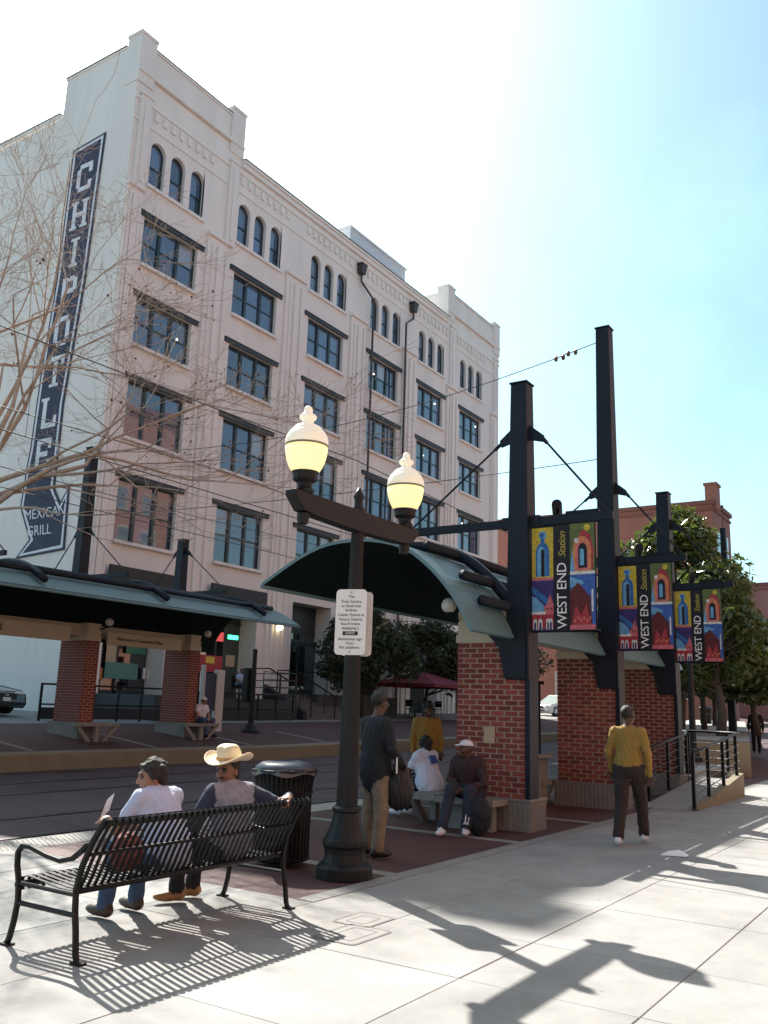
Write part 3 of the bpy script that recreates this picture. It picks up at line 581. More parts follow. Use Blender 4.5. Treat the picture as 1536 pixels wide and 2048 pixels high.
def shelter(label, loc, rz, poles, rx0, rx1, single, text):
    t = thing('station_shelter', label, 'shelter', loc, rz); L = dict(loc=(0, 0, 0))
    # roof sheet
    b = MB(); n = len(ARCS); T = .05
    nor = [(p-Vector((2.1, 1.63))).normalized() for p in ARCS]
    up_ = [a+(m if m.y > 0 or m.x < 0 else -m)*T for a, m in zip(ARCS, nor)]
    for i in range(n-1):
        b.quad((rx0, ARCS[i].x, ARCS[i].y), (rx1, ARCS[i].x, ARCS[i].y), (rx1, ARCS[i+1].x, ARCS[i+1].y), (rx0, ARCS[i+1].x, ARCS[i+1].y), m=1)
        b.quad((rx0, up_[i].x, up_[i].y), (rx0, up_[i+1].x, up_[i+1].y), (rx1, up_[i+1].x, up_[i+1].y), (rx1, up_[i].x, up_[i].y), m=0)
        for x in (rx0, rx1): b.quad((x, ARCS[i].x, ARCS[i].y), (x, ARCS[i+1].x, ARCS[i+1].y), (x, up_[i+1].x, up_[i+1].y), (x, up_[i].x, up_[i].y), m=0)
    for i in (0, n-1): b.quad((rx0, ARCS[i].x, ARCS[i].y), (rx1, ARCS[i].x, ARCS[i].y), (rx1, up_[i].x, up_[i].y), (rx0, up_[i].x, up_[i].y), m=0)
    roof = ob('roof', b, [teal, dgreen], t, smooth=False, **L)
    # standing seams, purlin tubes and arched ribs on top
    for k in (3, 8, 12, 16, 19):
        p = up_[k]; q = nor[k] if (nor[k].y > 0 or nor[k].x < 0) else -nor[k]; c = p+q*.10
        ob('purlin', MB().tube([(rx0+.55, c.x, c.y), (rx1-.5, c.x, c.y)], .075, 10), navy, roof, smooth=True, **L)
    for x in (0, 3.85, 7.55):
        path = [(x, (p+(q if (q.y > 0 or q.x < 0) else -q)*.12).x, (p+(q if (q.y > 0 or q.x < 0) else -q)*.12).y) for p, q in list(zip(up_, nor))[1:22]]
        ob('roof_rib', MB().tube(path, .085, 8), navy, roof, smooth=True, **L)
    eg = MB().tube([(rx0, 3.72, 3.385), (rx1, 3.72, 3.385)], .035, 8); ob('gutter', eg, teal, roof, smooth=True, **L)
    # beam and poles
    ob('beam', MB().bx(-.12, 7.8, .42, .74, 2.70, 3.02), tan, t, bevel=.01, **L)
    cnt = 0
    rest = MB(); core = MB()
    for i, x in enumerate((0, 3.85, 7.55)):
        h = poles[i]; w0, w1 = .185, .13
        pb = MB(); pb.add([(x-w0, -w0, 2.05), (x+w0, -w0, 2.05), (x+w0, w0, 2.05), (x-w0, w0, 2.05), (x-w1, -w1, h), (x+w1, -w1, h), (x+w1, w1, h), (x-w1, w1, h)], [(0, 1, 5, 4), (1, 2, 6, 5), (2, 3, 7, 6), (3, 0, 4, 7), (4, 5, 6, 7), (0, 3, 2, 1)])
        pb.bx(x-w1-.02, x+w1+.02, -w1-.02, w1+.02, h, h+.03)
        pole = ob('pole', pb, navy, t, bevel=.012, **L); ob('pole_foot_plate', MB().bx(x-.165, x+.14, -.19, -.125, .42, 2.06), navy, pole, **L)
        ob('gusset', MB().prism([(-.14, 2.08), (.19, 2.08), (.27, 2.5), (.48, 2.72), (.1, 2.74), (-.14, 2.74)], lambda p: (x-.205, p[0], p[1]), lambda p: (x+.205, p[0], p[1])), navy, pole, **L)
        ob('cross_arm', MB().bx(x-.04, x+.04, -1.40, 2.0, 4.30, 4.42).bx(x-.055, x+.055, -.3, .3, 4.27, 4.45), navy, pole, **L)
        bz = 5.74
        for s in (-1, 1):
            ob('rod_bracket', MB().prism([(s*.12, bz+.14), (s*.12, bz-.10), (s*.34, bz-.16), (s*.36, bz-.06)], lambda p: (x-.025, p[0], p[1]), lambda p: (x+.025, p[0], p[1])), navy, pole, **L)
            e = -1.33 if s < 0 else 1.93
            ob('tie_rod', MB().tube([(x, s*.34, bz-.1), (x, e, 4.42)], .017, 6).tube([(x, s*.34, bz-.1), (x, s*.34+(e-s*.34)*.07, bz-.1-.09)], .03, 6), navy, pole, **L)
        if text:
            fl_ = MB(); fl_.tube([(x-.16, -.62, 4.56), (x+.16, -.50, 4.50)], .075, 10).tube([(x, -.57, 4.53), (x, -.57, 4.42)], .02, 6).bx(x-.03, x+.03, -1.2, -.7, 4.425, 4.47)
            ob('flood_lamp', fl_, black, pole, **L)
        # brick pier on cast concrete foot with seat ledges
        pier = ob('brick_pier', MB().bx(x-.135, x+.285, -.105, .975, .42, .42+RISE*NC), mortar, t, **L)
        for c, u, hf in face_bricks(-.12, .99):
            z = .42+c*RISE+.006
            for sx, xx in ((-1, x-.138), (1, x+.288)):
                if single and sx < 0 and i in (0, 1) and cnt < 300:
                    o = link('brick', bk['xh' if hf else 'xf'], pier, (xx+random.uniform(-.002, .002), u, z)); cnt += 1
                else: rest.bx(xx-.009, xx+.009, u-(.041 if hf else .092), u+(.041 if hf else .092), z, z+.057)
        for c, u, hf in face_bricks(x-.15, x+.30):
            z = .42+c*RISE+.006
            for sy, yy in ((-1, -.108), (1, .978)):
                rest.bx(u-(.041 if hf else .092), u+(.041 if hf else .092), yy-.009, yy+.009, z, z+.057)
        ob('pier_cap', MB().bx(x-.16, x+.31, .16, 1.0, .42+RISE*NC, .42+RISE*NC+.12).bx(x-.14, x+.29, .18, .98, .42+RISE*NC+.12, 3.05), tan, pier, **L)
        fb = MB(); fb.bx(x-.20, x+.36, -.20, 1.04, -.3, .40); fb.bx(x-.22, x+.38, -.22, 1.06, .40, .425)
        for k in range(15): fb.bx(x-.212, x-.20, -.16+k*.08, -.12+k*.08, .0, .39); fb.bx(x-.18+k*.036, x-.162+k*.036, -.212, -.2, .0, .39)
        foot = ob('concrete_foot', fb, concrete_raw, t, **L)
        sl_ = MB(); sl_.bx(x-.62, x+.78, 1.065, 1.52, .34, .42); sl_.bx(x+.02, x+.14, 1.40, 1.5, -.1, .34)
        for s in (-1, 1): sl_.prism([(x+.08+s*.70, .34), (x+.08+s*.56, .34), (x+.08+s*.16, -.05), (x+.08+s*.32, -.05)], lambda p: (p[0], 1.41, p[1]), lambda p: (p[0], 1.49, p[1]))
        ob('seat_ledge', sl_, concrete_raw, foot, **L)
        if i == 0: ob('seat_ledge', MB().bx(x-.72, x-.225, .1, 1.0, .34, .42).bx(x-.52, x-.4, .2, .9, -.1, .34), concrete_raw, foot, **L)
        gl_ = ob('globe_lamp', MB().ball((x-.36, 1.02, 3.12), .115, 16, 10), globe_m, t, smooth=True, **L); ob('lamp_bracket', MB().tube([(x-.36, 1.02, 3.0), (x-.1, .98, 2.9)], .025, 6).lathe([(.06, 2.985), (.05, 3.03)], 10, (x-.36, 1.02, 0)), navy, gl_, **L)
    ob('brickwork', rest, brickm, t, kind='stuff', **L)
    return t
near = shelter('near station shelter with green vaulted roof, red brick piers and tall navy poles', (12.0, 5.45, 0), 0, (6.53, 8.95, 6.45), -1.5, 8.75, True, True)
ob('wall_plaque', MB().bx(11.836, 11.846, 5.80, 5.97, 1.15, 1.38), mat('tan plaque', (.42, .30, .2), .5), near)
far = shelter('far station shelter with curved roof, brick piers and cream name boards across the tracks', (20.0, 20.9, .52), math.pi, (6.1, 8.15, 6.2), -1.5, 9.6, False, False)
# name boards on the far shelter
for (x0, x1, z0, z1, tx, sz, xt, lb) in ((9.5, 15.2, 3.02, 3.42, 'West End', .30, 12.6, 'long cream name board at the left edge of the far shelter'), (16.45, 19.2, 3.03, 3.38, 'Welcome to Downtown Dallas', .135, 17.6, 'short cream name board with small lettering between far brick piers')):
    bb = ob('name_board', MB().bx(x0, x1, 19.80, 19.86, z0, z1).bx(x0, x1, 19.77, 19.80, z0, z0+.025).bx(x0, x1, 19.77, 19.80, z1-.025, z1), tan, label=lb, cat='sign')
    lettering('lettering', tx, sz, (xt, 19.794, (z0+z1)/2), (1, 0, 0), (0, 0, 1), ink, bb)

# ------------------------------------------------------------------ banners
def col(name, c, r=.75): return mat(name, (c[0]*.8, c[1]*.8, c[2]*.8), r, var=.4, scale=16)
B_yel = col('banner yellow', (.62, .48, .05)); B_blu = col('banner blue', (.03, .16, .42)); B_lbl = col('banner light blue', (.16, .42, .68)); B_pur = col('banner purple', (.045, .03, .16)); B_red = col('banner red', (.42, .04, .06)); B_pink = col('banner rose', (.62, .16, .18)); B_org = col('banner orange', (.66, .25, .10)); B_blk = col('banner black', (.010, .010, .016)); B_wht = col('banner white', (.75, .74, .72)); B_mar = col('banner maroon', (.12, .018, .018)); B_grn = col('banner green', (.12, .16, .05)); B_sky = col('banner sky', (.05, .13, .45))
def banner(px, label):
    xf = px-.04; t = ob('street_banner', MB().bx(xf, xf+.012, 4.30, 5.28, 2.74, 4.28), B_blk, label=label, cat='banner', group='banners hung from the shelter arms')
    lay = [0]
    def P(name, poly, m):
        lay[0] += 1; d = xf-.0008-.0007*lay[0]; ob(name, MB().add([(d, y, z) for y, z in poly], [tuple(range(len(poly)))]), m, t)
    def rect(y0, y1, z0, z1): return [(y0, z0), (y0, z1), (y1, z1), (y1, z0)]
    def arch(yc, w, z0, z1, n=10): return [(yc+w, z0)]+[(yc+w*math.cos(math.pi*i/n), z1-w*1.5+w*1.5*math.sin(math.pi*i/n)) for i in range(n+1)]+[(yc-w, z0)]
    def disc(yc, zc, r, n=14): return [(yc+r*math.cos(2*math.pi*i/n), zc+r*math.sin(2*math.pi*i/n)) for i in range(n)]
    a, b_ = 5.27, 4.94
    P('print', rect(a, b_, 3.50, 4.25), B_yel); P('print', disc(5.105, 4.135, .062), B_lbl); P('print', disc(5.115, 4.14, .035), B_sky)
    P('print', arch(5.105, .035, 3.9, 4.10), B_blu); P('print', arch(5.105, .105, 3.53, 4.03), B_blu); P('print', arch(5.125, .06, 3.53, 3.97), B_lbl); P('print', arch(5.10, .028, 3.53, 3.93), B_blk); P('print', rect(a, b_, 3.47, 3.51), B_pink)
    P('print', rect(a, b_, 2.75, 3.47), B_pur); P('print', [(5.27, 2.95), (5.27, 3.25), (5.2, 3.22), (5.1, 3.12), (5.06, 2.95)], B_lbl); P('print', [(5.27, 3.3), (5.27, 3.4), (5.02, 3.2), (5.0, 3.08)], B_blu)
    P('print', [(4.94, 2.9), (4.94, 3.12), (4.99, 3.28), (5.04, 3.12), (5.08, 3.1), (5.08, 2.9)], B_pink); P('print', rect(a, b_, 2.78, 2.98), B_red); P('print', rect(a, 5.06, 2.98, 3.02), B_wht)
    for yy in (5.22, 5.14, 5.02, 4.98): P('print', arch(yy, .03, 2.76, 2.92), B_wht); P('print', arch(yy, .016, 2.76, 2.87), B_pur)
    for yy in (4.97, 5.02): P('print', disc(yy, 3.06, .014), B_mar)
    a, b_ = 4.68, 4.31
    P('print', rect(a, b_, 3.56, 4.27), B_grn); P('print', [(4.62, 3.6), (4.60, 3.95), (4.5, 4.18), (4.38, 4.1), (4.33, 3.9), (4.34, 3.6)], B_red); P('print', arch(4.5, .135, 3.58, 4.08), B_org); P('print', arch(4.5, .09, 3.6, 4.0), B_pink); P('print', arch(4.49, .065, 3.62, 3.98), B_blk); P('print', arch(4.50, .03, 3.66, 3.9), B_lbl)
    P('print', disc(4.58, 4.02, .035), B_wht); P('print', [(4.68, 3.57), (4.64, 3.9), (4.61, 3.57)], B_lbl); P('print', rect(a, b_, 3.53, 3.575), B_wht); P('print', disc(4.42, 4.2, .05), B_yel)
    P('print', rect(a, b_, 2.75, 3.53), B_sky); P('print', [(4.68, 3.35), (4.68, 3.5), (4.5, 3.44), (4.45, 3.4)], B_lbl)
    P('print', [(4.68, 2.78), (4.68, 3.30), (4.56, 3.42), (4.38, 3.2), (4.36, 2.78)], B_mar); P('print', [(4.34, 3.0), (4.34, 3.32), (4.365, 3.3), (4.365, 3.0)], B_wht)
    P('print', [(4.66, 2.8), (4.6, 3.1), (4.52, 2.95), (4.44, 3.12), (4.38, 2.8)], B_red)
    for k in range(6): P('print', rect(4.62-k*.045, 4.60-k*.045, 2.86+.03*(k % 2), 2.9+.03*(k % 2)), B_org)
    P('print', rect(a, b_, 2.75, 2.82), B_pink)
    lettering('lettering', 'WEST END', .205, (xf-.006, 4.805, 3.245), (0, 0, 1), (0, 1, 0), inkw, t, ext=.001, space=.93)
    lettering('lettering', 'Station', .155, (xf-.006, 4.80, 3.98), (0, 0, 1), (0, 1, 0), mat('banner script gold', (.40, .34, .07), .75), t, ext=.001, shear=.3, space=.88)
    ob('banner_rod', MB().tube([(xf+.006, 5.32, 4.285), (xf+.006, 4.22, 4.285)], .016, 6), black, t); ob('banner_rod', MB().tube([(xf+.006, 5.32, 2.735), (xf+.006, 4.26, 2.735)], .014, 6), black, t)
banner(12.0, 'nearest painted banner, largest of the three on the shelter poles'); banner(15.85, 'middle of the three painted banners, on the tallest pole'); banner(19.55, 'farthest painted banner, smallest of the three beside the tree')

# ------------------------------------------------------------------ twin acorn street lamp
LX, LY = 7.46, 5.25
lamp = thing('street_lamp', 'black fluted twin acorn street lamp with lit globes beside the bench', 'street lamp', (LX, LY, 0))
lampm = mat('lamp post paint', (.010, .011, .0125), .5, spec=.3, var=.25, scale=12)
ob('base', MB().lathe([(.275, 0), (.275, .10), (.25, .125), (.215, .15), (.20, .22), (.205, .27), (.225, .30), (.225, .345), (.205, .37), (.165, .45), (.14, .53), (.125, .60)], 16, (LX, LY, 0)), lampm, lamp, bevel=.004)
ob('base_collar', MB().lathe([(.125, .60), (.142, .615), (.142, .64), (.12, .66)], 20, (LX, LY, 0)), lampm, lamp)
ob('shaft', MB().lathe([(.108, .66), (.085, 2.0), (.066, 3.38)], 32, (LX, LY, 0), flute=.10), lampm, lamp)
ob('finial', MB().lathe([(.066, 3.38), (.075, 3.62), (.05, 3.66), (.045, 3.72), (.06, 3.76), (.045, 3.8), (.015, 3.86)], 16, (LX, LY, 0)), lampm, lamp, smooth=True)
arm = ob('cross_arm', MB().prism([(-1.12, 3.60), (-1.12, 3.55), (-.98, 3.42), (-.75, 3.40), (0, 3.38), (.75, 3.40), (.98, 3.42), (1.12, 3.55), (1.12, 3.60)], lambda p: (LX+p[0], LY-.07, p[1]), lambda p: (LX+p[0], LY+.07, p[1])), lampm, lamp, bevel=.006)
globe_l = mat('lit acorn glass', (.75, .68, .42), .35, emit=(1.0, .84, .36, .36)); cap_l = mat('acorn cap', (.80, .76, .62), .4, emit=(1, .93, .72, .14))
for s in (-1, 1):
    gx = LX+s*.92
    lu = ob('luminaire', MB().lathe([(.085, 3.60), (.1, 3.63), (.075, 3.66), (.075, 3.70), (.12, 3.73), (.125, 3.79), (.135, 3.81)], 16, (gx, LY, 0)), lampm, lamp, smooth=False)
    ob('arm_drop', MB().lathe([(.05, 3.30), (.06, 3.36), (.06, 3.40)], 12, (gx, LY, 0)), lampm, lu)
    ob('globe', MB().lathe([(.132, 3.81), (.165, 3.865), (.19, 3.93), (.205, 4.00), (.211, 4.06)], 24, (gx, LY, 0)), globe_l, lu, smooth=True)
    ob('rim', MB().lathe([(.213, 4.06), (.216, 4.07), (.213, 4.08)], 24, (gx, LY, 0)), mat('rim brass', (.2, .18, .1), .5), lu)
    ob('cap', MB().lathe([(.213, 4.08), (.212, 4.12), (.20, 4.17), (.172, 4.215), (.15, 4.23), (.148, 4.245), (.12, 4.27), (.08, 4.29), (.055, 4.31), (.06, 4.335), (.083, 4.355), (.085, 4.38), (.06, 4.40), (.04, 4.415), (.045, 4.44), (.035, 4.47), (.01, 4.485)], 24, (gx, LY, 0)), cap_l, lu, smooth=True)
# notice plates on the post, front one lettered
nrm = Vector((-.951, -.305, 0)).normalized(); sx_ = Vector((-nrm.y, nrm.x, 0)); sx_ = sx_ if sx_.dot(cr) > 0 else -sx_
def rounded(w, h, r, n=5):
    out = []
    for cx, cy, a0 in ((w/2-r, h/2-r, 0), (-w/2+r, h/2-r, 90), (-w/2+r, -h/2+r, 180), (w/2-r, -h/2+r, 270)):
        for i in range(n+1): out.append((cx+r*math.cos(R(a0+90*i/n)), cy+r*math.sin(R(a0+90*i/n))))
    return out
def plate(off, label):
    c = Vector((LX, LY, 2.44))+nrm*off; P_ = lambda p, d: tuple(c+sx_*p[0]+Vector((0, 0, p[1]))+nrm*d)
    o = ob('notice_plate', MB().prism(rounded(.325, .66, .045), lambda p: P_(p, -.002), lambda p: P_(p, .002)), white, label=label, cat='sign'); return o, P_
pl, P_ = plate(.115, 'white notice plate with black text on the near side of the lamp post')
plate(-.105, 'blank back of a second white plate behind the lamp post')
for i, (s_, z) in enumerate((('The', .255), ('Train Service', .205), ('to American', .160), ('Airlines', .117), ('Center Events at', .07), ('Victory Station,', .025), ('board trains', -.02), ('displaying a', -.063), ('destination sign', -.172), ('from', -.214), ('this platform.', -.256))):
    lettering('lettering', s_, .041, P_((0, z), .0035), sx_, (0, 0, 1), ink, pl, ext=.0008)
ob('route_badge', MB().prism(rounded(.16, .04, .004, 2), lambda p: P_((p[0], p[1]-.115), .0024), lambda p: P_((p[0], p[1]-.115), .003)), ink, pl)
lettering('lettering', 'EVENT', .034, P_((0, -.115), .0042), sx_, (0, 0, 1), inkw, pl, ext=.0006)
for z in (.30, -.30): ob('bolt', MB().prism(rounded(.014, .014, .006, 2), lambda p: P_((p[0], p[1]+z), .0024), lambda p: P_((p[0], p[1]+z), .007)), steel_rail, pl)
ob('strap', MB().lathe([(.1, 2.28), (.1, 2.31)], 16, (LX, LY, 0)).lathe([(.1, 2.58), (.1, 2.61)], 16, (LX, LY, 0)), steel_rail, lamp)

# ------------------------------------------------------------------ bench
BX0, BX1 = 4.0, 6.06
bench = thing('park_bench', 'black metal slatted park bench facing the tracks', 'bench', ((BX0+BX1)/2, 5.1, 0))
prof = [(5.50, .335), (5.525, .375), (5.51, .415), (5.45, .43), (5.3, .415), (5.1, .395), (4.98, .395), (4.92, .42), (4.885, .48), (4.85, .56), (4.80, .66), (4.75, .745), (4.70, .82), (4.665, .865), (4.63, .875), (4.61, .855), (4.62, .825)]
slm = MB().strip([(0, y-5.1, z) for y, z in prof], .028, .006, (1, 0, 0)).mesh('slat', black)
NS = 36
for i in range(NS): link('slat', slm, bench, (BX0+.06+(BX1-BX0-.12)*i/(NS-1)-(BX0+BX1)/2, 0, 0))
for y, z, r in ((4.648, .845, .022), (5.49, .375, .022), (4.90, .405, .018), (4.795, .64, .012)): ob('rail', MB().tube([(BX0, y, z), (BX1, y, z)], r, 8), black, bench, smooth=True)
for x in (BX0, BX1):
    fr = ob('leg_frame', MB().strip([(x, 4.78, .0), (x, 4.815, .012), (x, 4.83, .05), (x, 4.85, .18), (x, 4.875, .3), (x, 4.885, .42), (x, 4.85, .56), (x, 4.77, .72), (x, 4.66, .87)], .034, .030, (1, 0, 0)), black, bench, bevel=.005)
    ob('leg_frame', MB().strip([(x, 5.545, 0), (x, 5.52, .012), (x, 5.50, .05), (x, 5.475, .15), (x, 5.455, .28), (x, 5.47, .40), (x, 5.505, .50), (x, 5.51, .58), (x, 5.47, .625), (x, 5.38, .625), (x, 5.20, .59), (x, 5.06, .575), (x, 4.95, .60), (x, 4.86, .66), (x, 4.815, .70)], .034, .030, (1, 0, 0)), black, bench, bevel=.005)
    ob('stretcher', MB().tube([(x, 4.865, .27), (x, 5.46, .27)], .016, 8).tube([(x, 4.88, .39), (x, 5.47, .39)], .014, 8), black, bench)
    for y in (4.80, 5.52): ob('foot', MB().bx(x-.03, x+.03, y-.045, y+.045, 0, .012), black, bench)

# ------------------------------------------------------------------ litter bin
TX, TY = 7.55, 6.12
can = thing('litter_bin', 'round black slatted litter bin with bagged rim behind the bench', 'bin', (TX, TY, 0))
bs = MB().strip([(0, -.285, .06), (0, -.285, .30), (0, -.287, .74), (0, -.30, .84), (0, -.325, .93)], .026, .006, (1, 0, 0)).mesh('slat', black)
for i in range(38):
    o = link('slat', bs, can, (0, 0, 0)); o.rotation_euler.z = 2*math.pi*i/38
ob('liner', MB().lathe([(.262, .05), (.262, .92), (.255, .92)], 28, (TX, TY, 0)), mat('bin liner', (.012, .012, .013), .5), can, smooth=True)
for z, r in ((.08, .292), (.42, .292), (.72, .296)): ob('hoop', MB().tube([(TX+r*math.cos(2*math.pi*i/28), TY+r*math.sin(2*math.pi*i/28), z) for i in range(29)], .010, 6), black, can)
ob('rim', MB().tube([(TX+.33*math.cos(2*math.pi*i/28), TY+.33*math.sin(2*math.pi*i/28), .935) for i in range(29)], .016, 6), black, can)
ob('lid', MB().lathe([(.315, .945), (.31, .97), (.25, 1.01), (.17, 1.03), (.16, 1.0), (.15, .9)], 28, (TX, TY, 0)), mat('blue grey lid', (.06, .075, .10), .4), can, smooth=True)
bagv = MB()
for i in range(29):
    q = 2*math.pi*i/28; r = .335+.012*math.sin(q*9); bagv.v += [(TX+r*math.cos(q), TY+r*math.sin(q), .955+.008*math.sin(q*7)), (TX+(r+.006)*math.cos(q), TY+(r+.006)*math.sin(q), .90-.02*math.sin(q*5+1))]
bagv.f = [(2*i, 2*i+1, 2*i+3, 2*i+2) for i in range(28)]; bagv.m = [0]*28
ob('bag_edge', bagv, mat('bin bag film', (.06, .065, .07), .25, spec=.8), can, smooth=True)

# ------------------------------------------------------------------ ramp, its railings, raised planter
ramp = ob('ramp', MB().add([(16.6, 4.36, .003), (20.6, 4.36, .34), (20.6, 5.22, .34), (16.6, 5.22, .003), (16.6, 4.36, -.2), (20.6, 4.36, -.2), (20.6, 5.22, -.2), (16.6, 5.22, -.2)], [(0, 1, 2, 3), (4, 5, 1, 0), (5, 6, 2, 1), (6, 7, 3, 2), (7, 4, 0, 3)]).bx(20.6, 21.42, 5.05, 6.0, -.2, .34).bx(21.42, 26.4, 5.6, 9.0, -.2, .36), concrete, kind='structure')
def ogee(n=8): return [(20.6+.85*math.sin(math.pi/2*i/n), 4.28+.85*(1-math.cos(math.pi/2*i/n))) for i in range(n+1)]
cpts = [(16.75, 4.28, 0), (20.6, 4.28, .34)]+[(x, y, .34) for x, y in ogee()[1:]]
kb = MB()
for (xa, ya, za), (xb, yb, zb) in zip(cpts, cpts[1:]):
    d = Vector((xb-xa, yb-ya, 0)).normalized(); nn = Vector((-d.y, d.x, 0))*.16
    kb.add([(xa, ya, -.1), (xb, yb, -.1), (xb, yb, zb+.12), (xa, ya, za+.02 if xa < 17 else za+.12), (xa+nn.x, ya+nn.y, -.1), (xb+nn.x, yb+nn.y, -.1), (xb+nn.x, yb+nn.y, zb+.12), (xa+nn.x, ya+nn.y, za+.02 if xa < 17 else za+.12)], [(0, 1, 2, 3), (4, 7, 6, 5), (3, 2, 6, 7), (0, 3, 7, 4), (1, 5, 6, 2)])
ob('ramp_kerb', kb, kerbm, ramp)
def railing(label, path, posts, nb=4, h=.95):
    t = thing('ramp_railing', label, 'railing', path[0]); dz = lambda p, z: (p[0], p[1], p[2]+z)
    ob('handrail', MB().tube([dz(path[0], h-.3), dz(path[0], h-.06), dz(path[0], h)]+[dz(p, h) for p in path[1:]], .028, 8), black, t, smooth=True)
    for k in range(nb): ob('bar', MB().tube([dz(p, .22+k*.16) for p in path], .009, 5), lintel_m, t)
    for p in posts: ob('post', MB().bx(p[0]-.03, p[0]+.03, p[1]-.03, p[1]+.03, p[2], p[2]+h-.02), black, t)
    ob('foot_plate', MB().bx(path[0][0]-.09, path[0][0]+.09, path[0][1]-.06, path[0][1]+.06, .0, .015), black, t)
rz_ = lambda x: max(0, (x-16.6)/4*.34)
outer_p = [(16.8, 4.33, .02), (18.0, 4.36, rz_(18.0)), (19.2, 4.36, rz_(19.2)), (20.4, 4.36, rz_(20.4))]+[(x-.05, y+.06, .34) for x, y in ogee(6)]+[(21.42, 6.5, .34), (21.42, 8.6, .34)]
railing('curved black railing along the outer edge of the ramp', outer_p, [outer_p[0], outer_p[1], outer_p[2], outer_p[3], (21.2, 4.7, .34), (21.42, 5.6, .34), (21.42, 7.4, .34)])
inner_p = [(17.3, 5.28, .05), (18.6, 5.28, rz_(18.6)), (20.0, 5.28, rz_(20.0)), (20.35, 5.36, .34), (20.5, 5.6, .34), (20.52, 7.5, .34)]
railing('black railing along the inner edge of the ramp by the last pier', inner_p, [inner_p[0], (18.6, 5.28, rz_(18.6)), (20.0, 5.28, rz_(20.0)), (20.52, 6.2, .34)], 5)
tanw = mat('tan planter wall', (.40, .29, .18), .85, var=.12, scale=2)
pv = [(26.6, 5.3), (66, 13.4), (66, 17.0), (26.6, 9.2)]
ob('raised_terrace', MB().prism(pv, lambda p: (p[0], p[1], -.2), lambda p: (p[0], p[1], .90+gz(p[0])*.9)), tanw, kind='structure')
pm_ = inset(pv, -.06)
ob('terrace_top', MB().prism(pv, lambda p: (p[0], p[1], .904+gz(p[0])*.9), lambda p: (p[0], p[1], .95+gz(p[0])*.9)), concrete, kind='structure')

# ------------------------------------------------------------------ overhead line
wm = mat('overhead wire', (.03, .03, .035), .5)
def wire(label, pts, r=.011):
    return ob('overhead_wire', MB().tube(pts, r, 5), wm, label=label, cat='wire', group=None)
def sag(a, b_, s, n=14): return [tuple(Vector(a).lerp(Vector(b_), i/n)-Vector((0, 0, s*4*(i/n)*(1-i/n)))) for i in range(n+1)]
for nm, y, z in (('near track', 11.4, 0), ('far track', 15.3, .15)):
    wire('upper carrier wire above the %s' % nm, sag((-12, y, 7.0+z), (16, y, 7.1+z), .25)+sag((16, y, 7.1+z), (70, y+1.5, 7.4+z), .35)[1:])
    cw = wire('lower contact wire above the %s' % nm, [(-12, y, 5.3+z), (16, y, 5.35+z), (70, y+1.5, 5.8+z)], .009)
    for k in range(14): x = -6+k*3.4; ob('dropper', MB().tube([(x, y, 5.33+z), (x, y, 6.85+z)], .005, 4), wm, cw)
wire('high span wire between the two tallest poles', sag((15.85, 5.45, 8.75), (15.85, 20.9, 8.55), .75), .009)
wire('low span wire between the two tallest poles', sag((15.85, 5.45, 6.35), (15.85, 20.9, 6.6), .15), .009)
wire('long feeder wire crossing low over the tracks', sag((-12, 13.6, 6.0), (24, 17, 6.6), .4), .009)
ins = thing('insulator', 'cluster of small insulators on the span wire near the tallest pole', 'insulator', (15.85, 6.35, 8.6))
for k in range(4): ob('disc', MB().ball((15.85+.03*(-1)**k, 6.05+k*.13, 8.62-.03*k), (.05, .04, .06), 8, 6), mat('insulator brown', (.12, .05, .03), .3), ins)
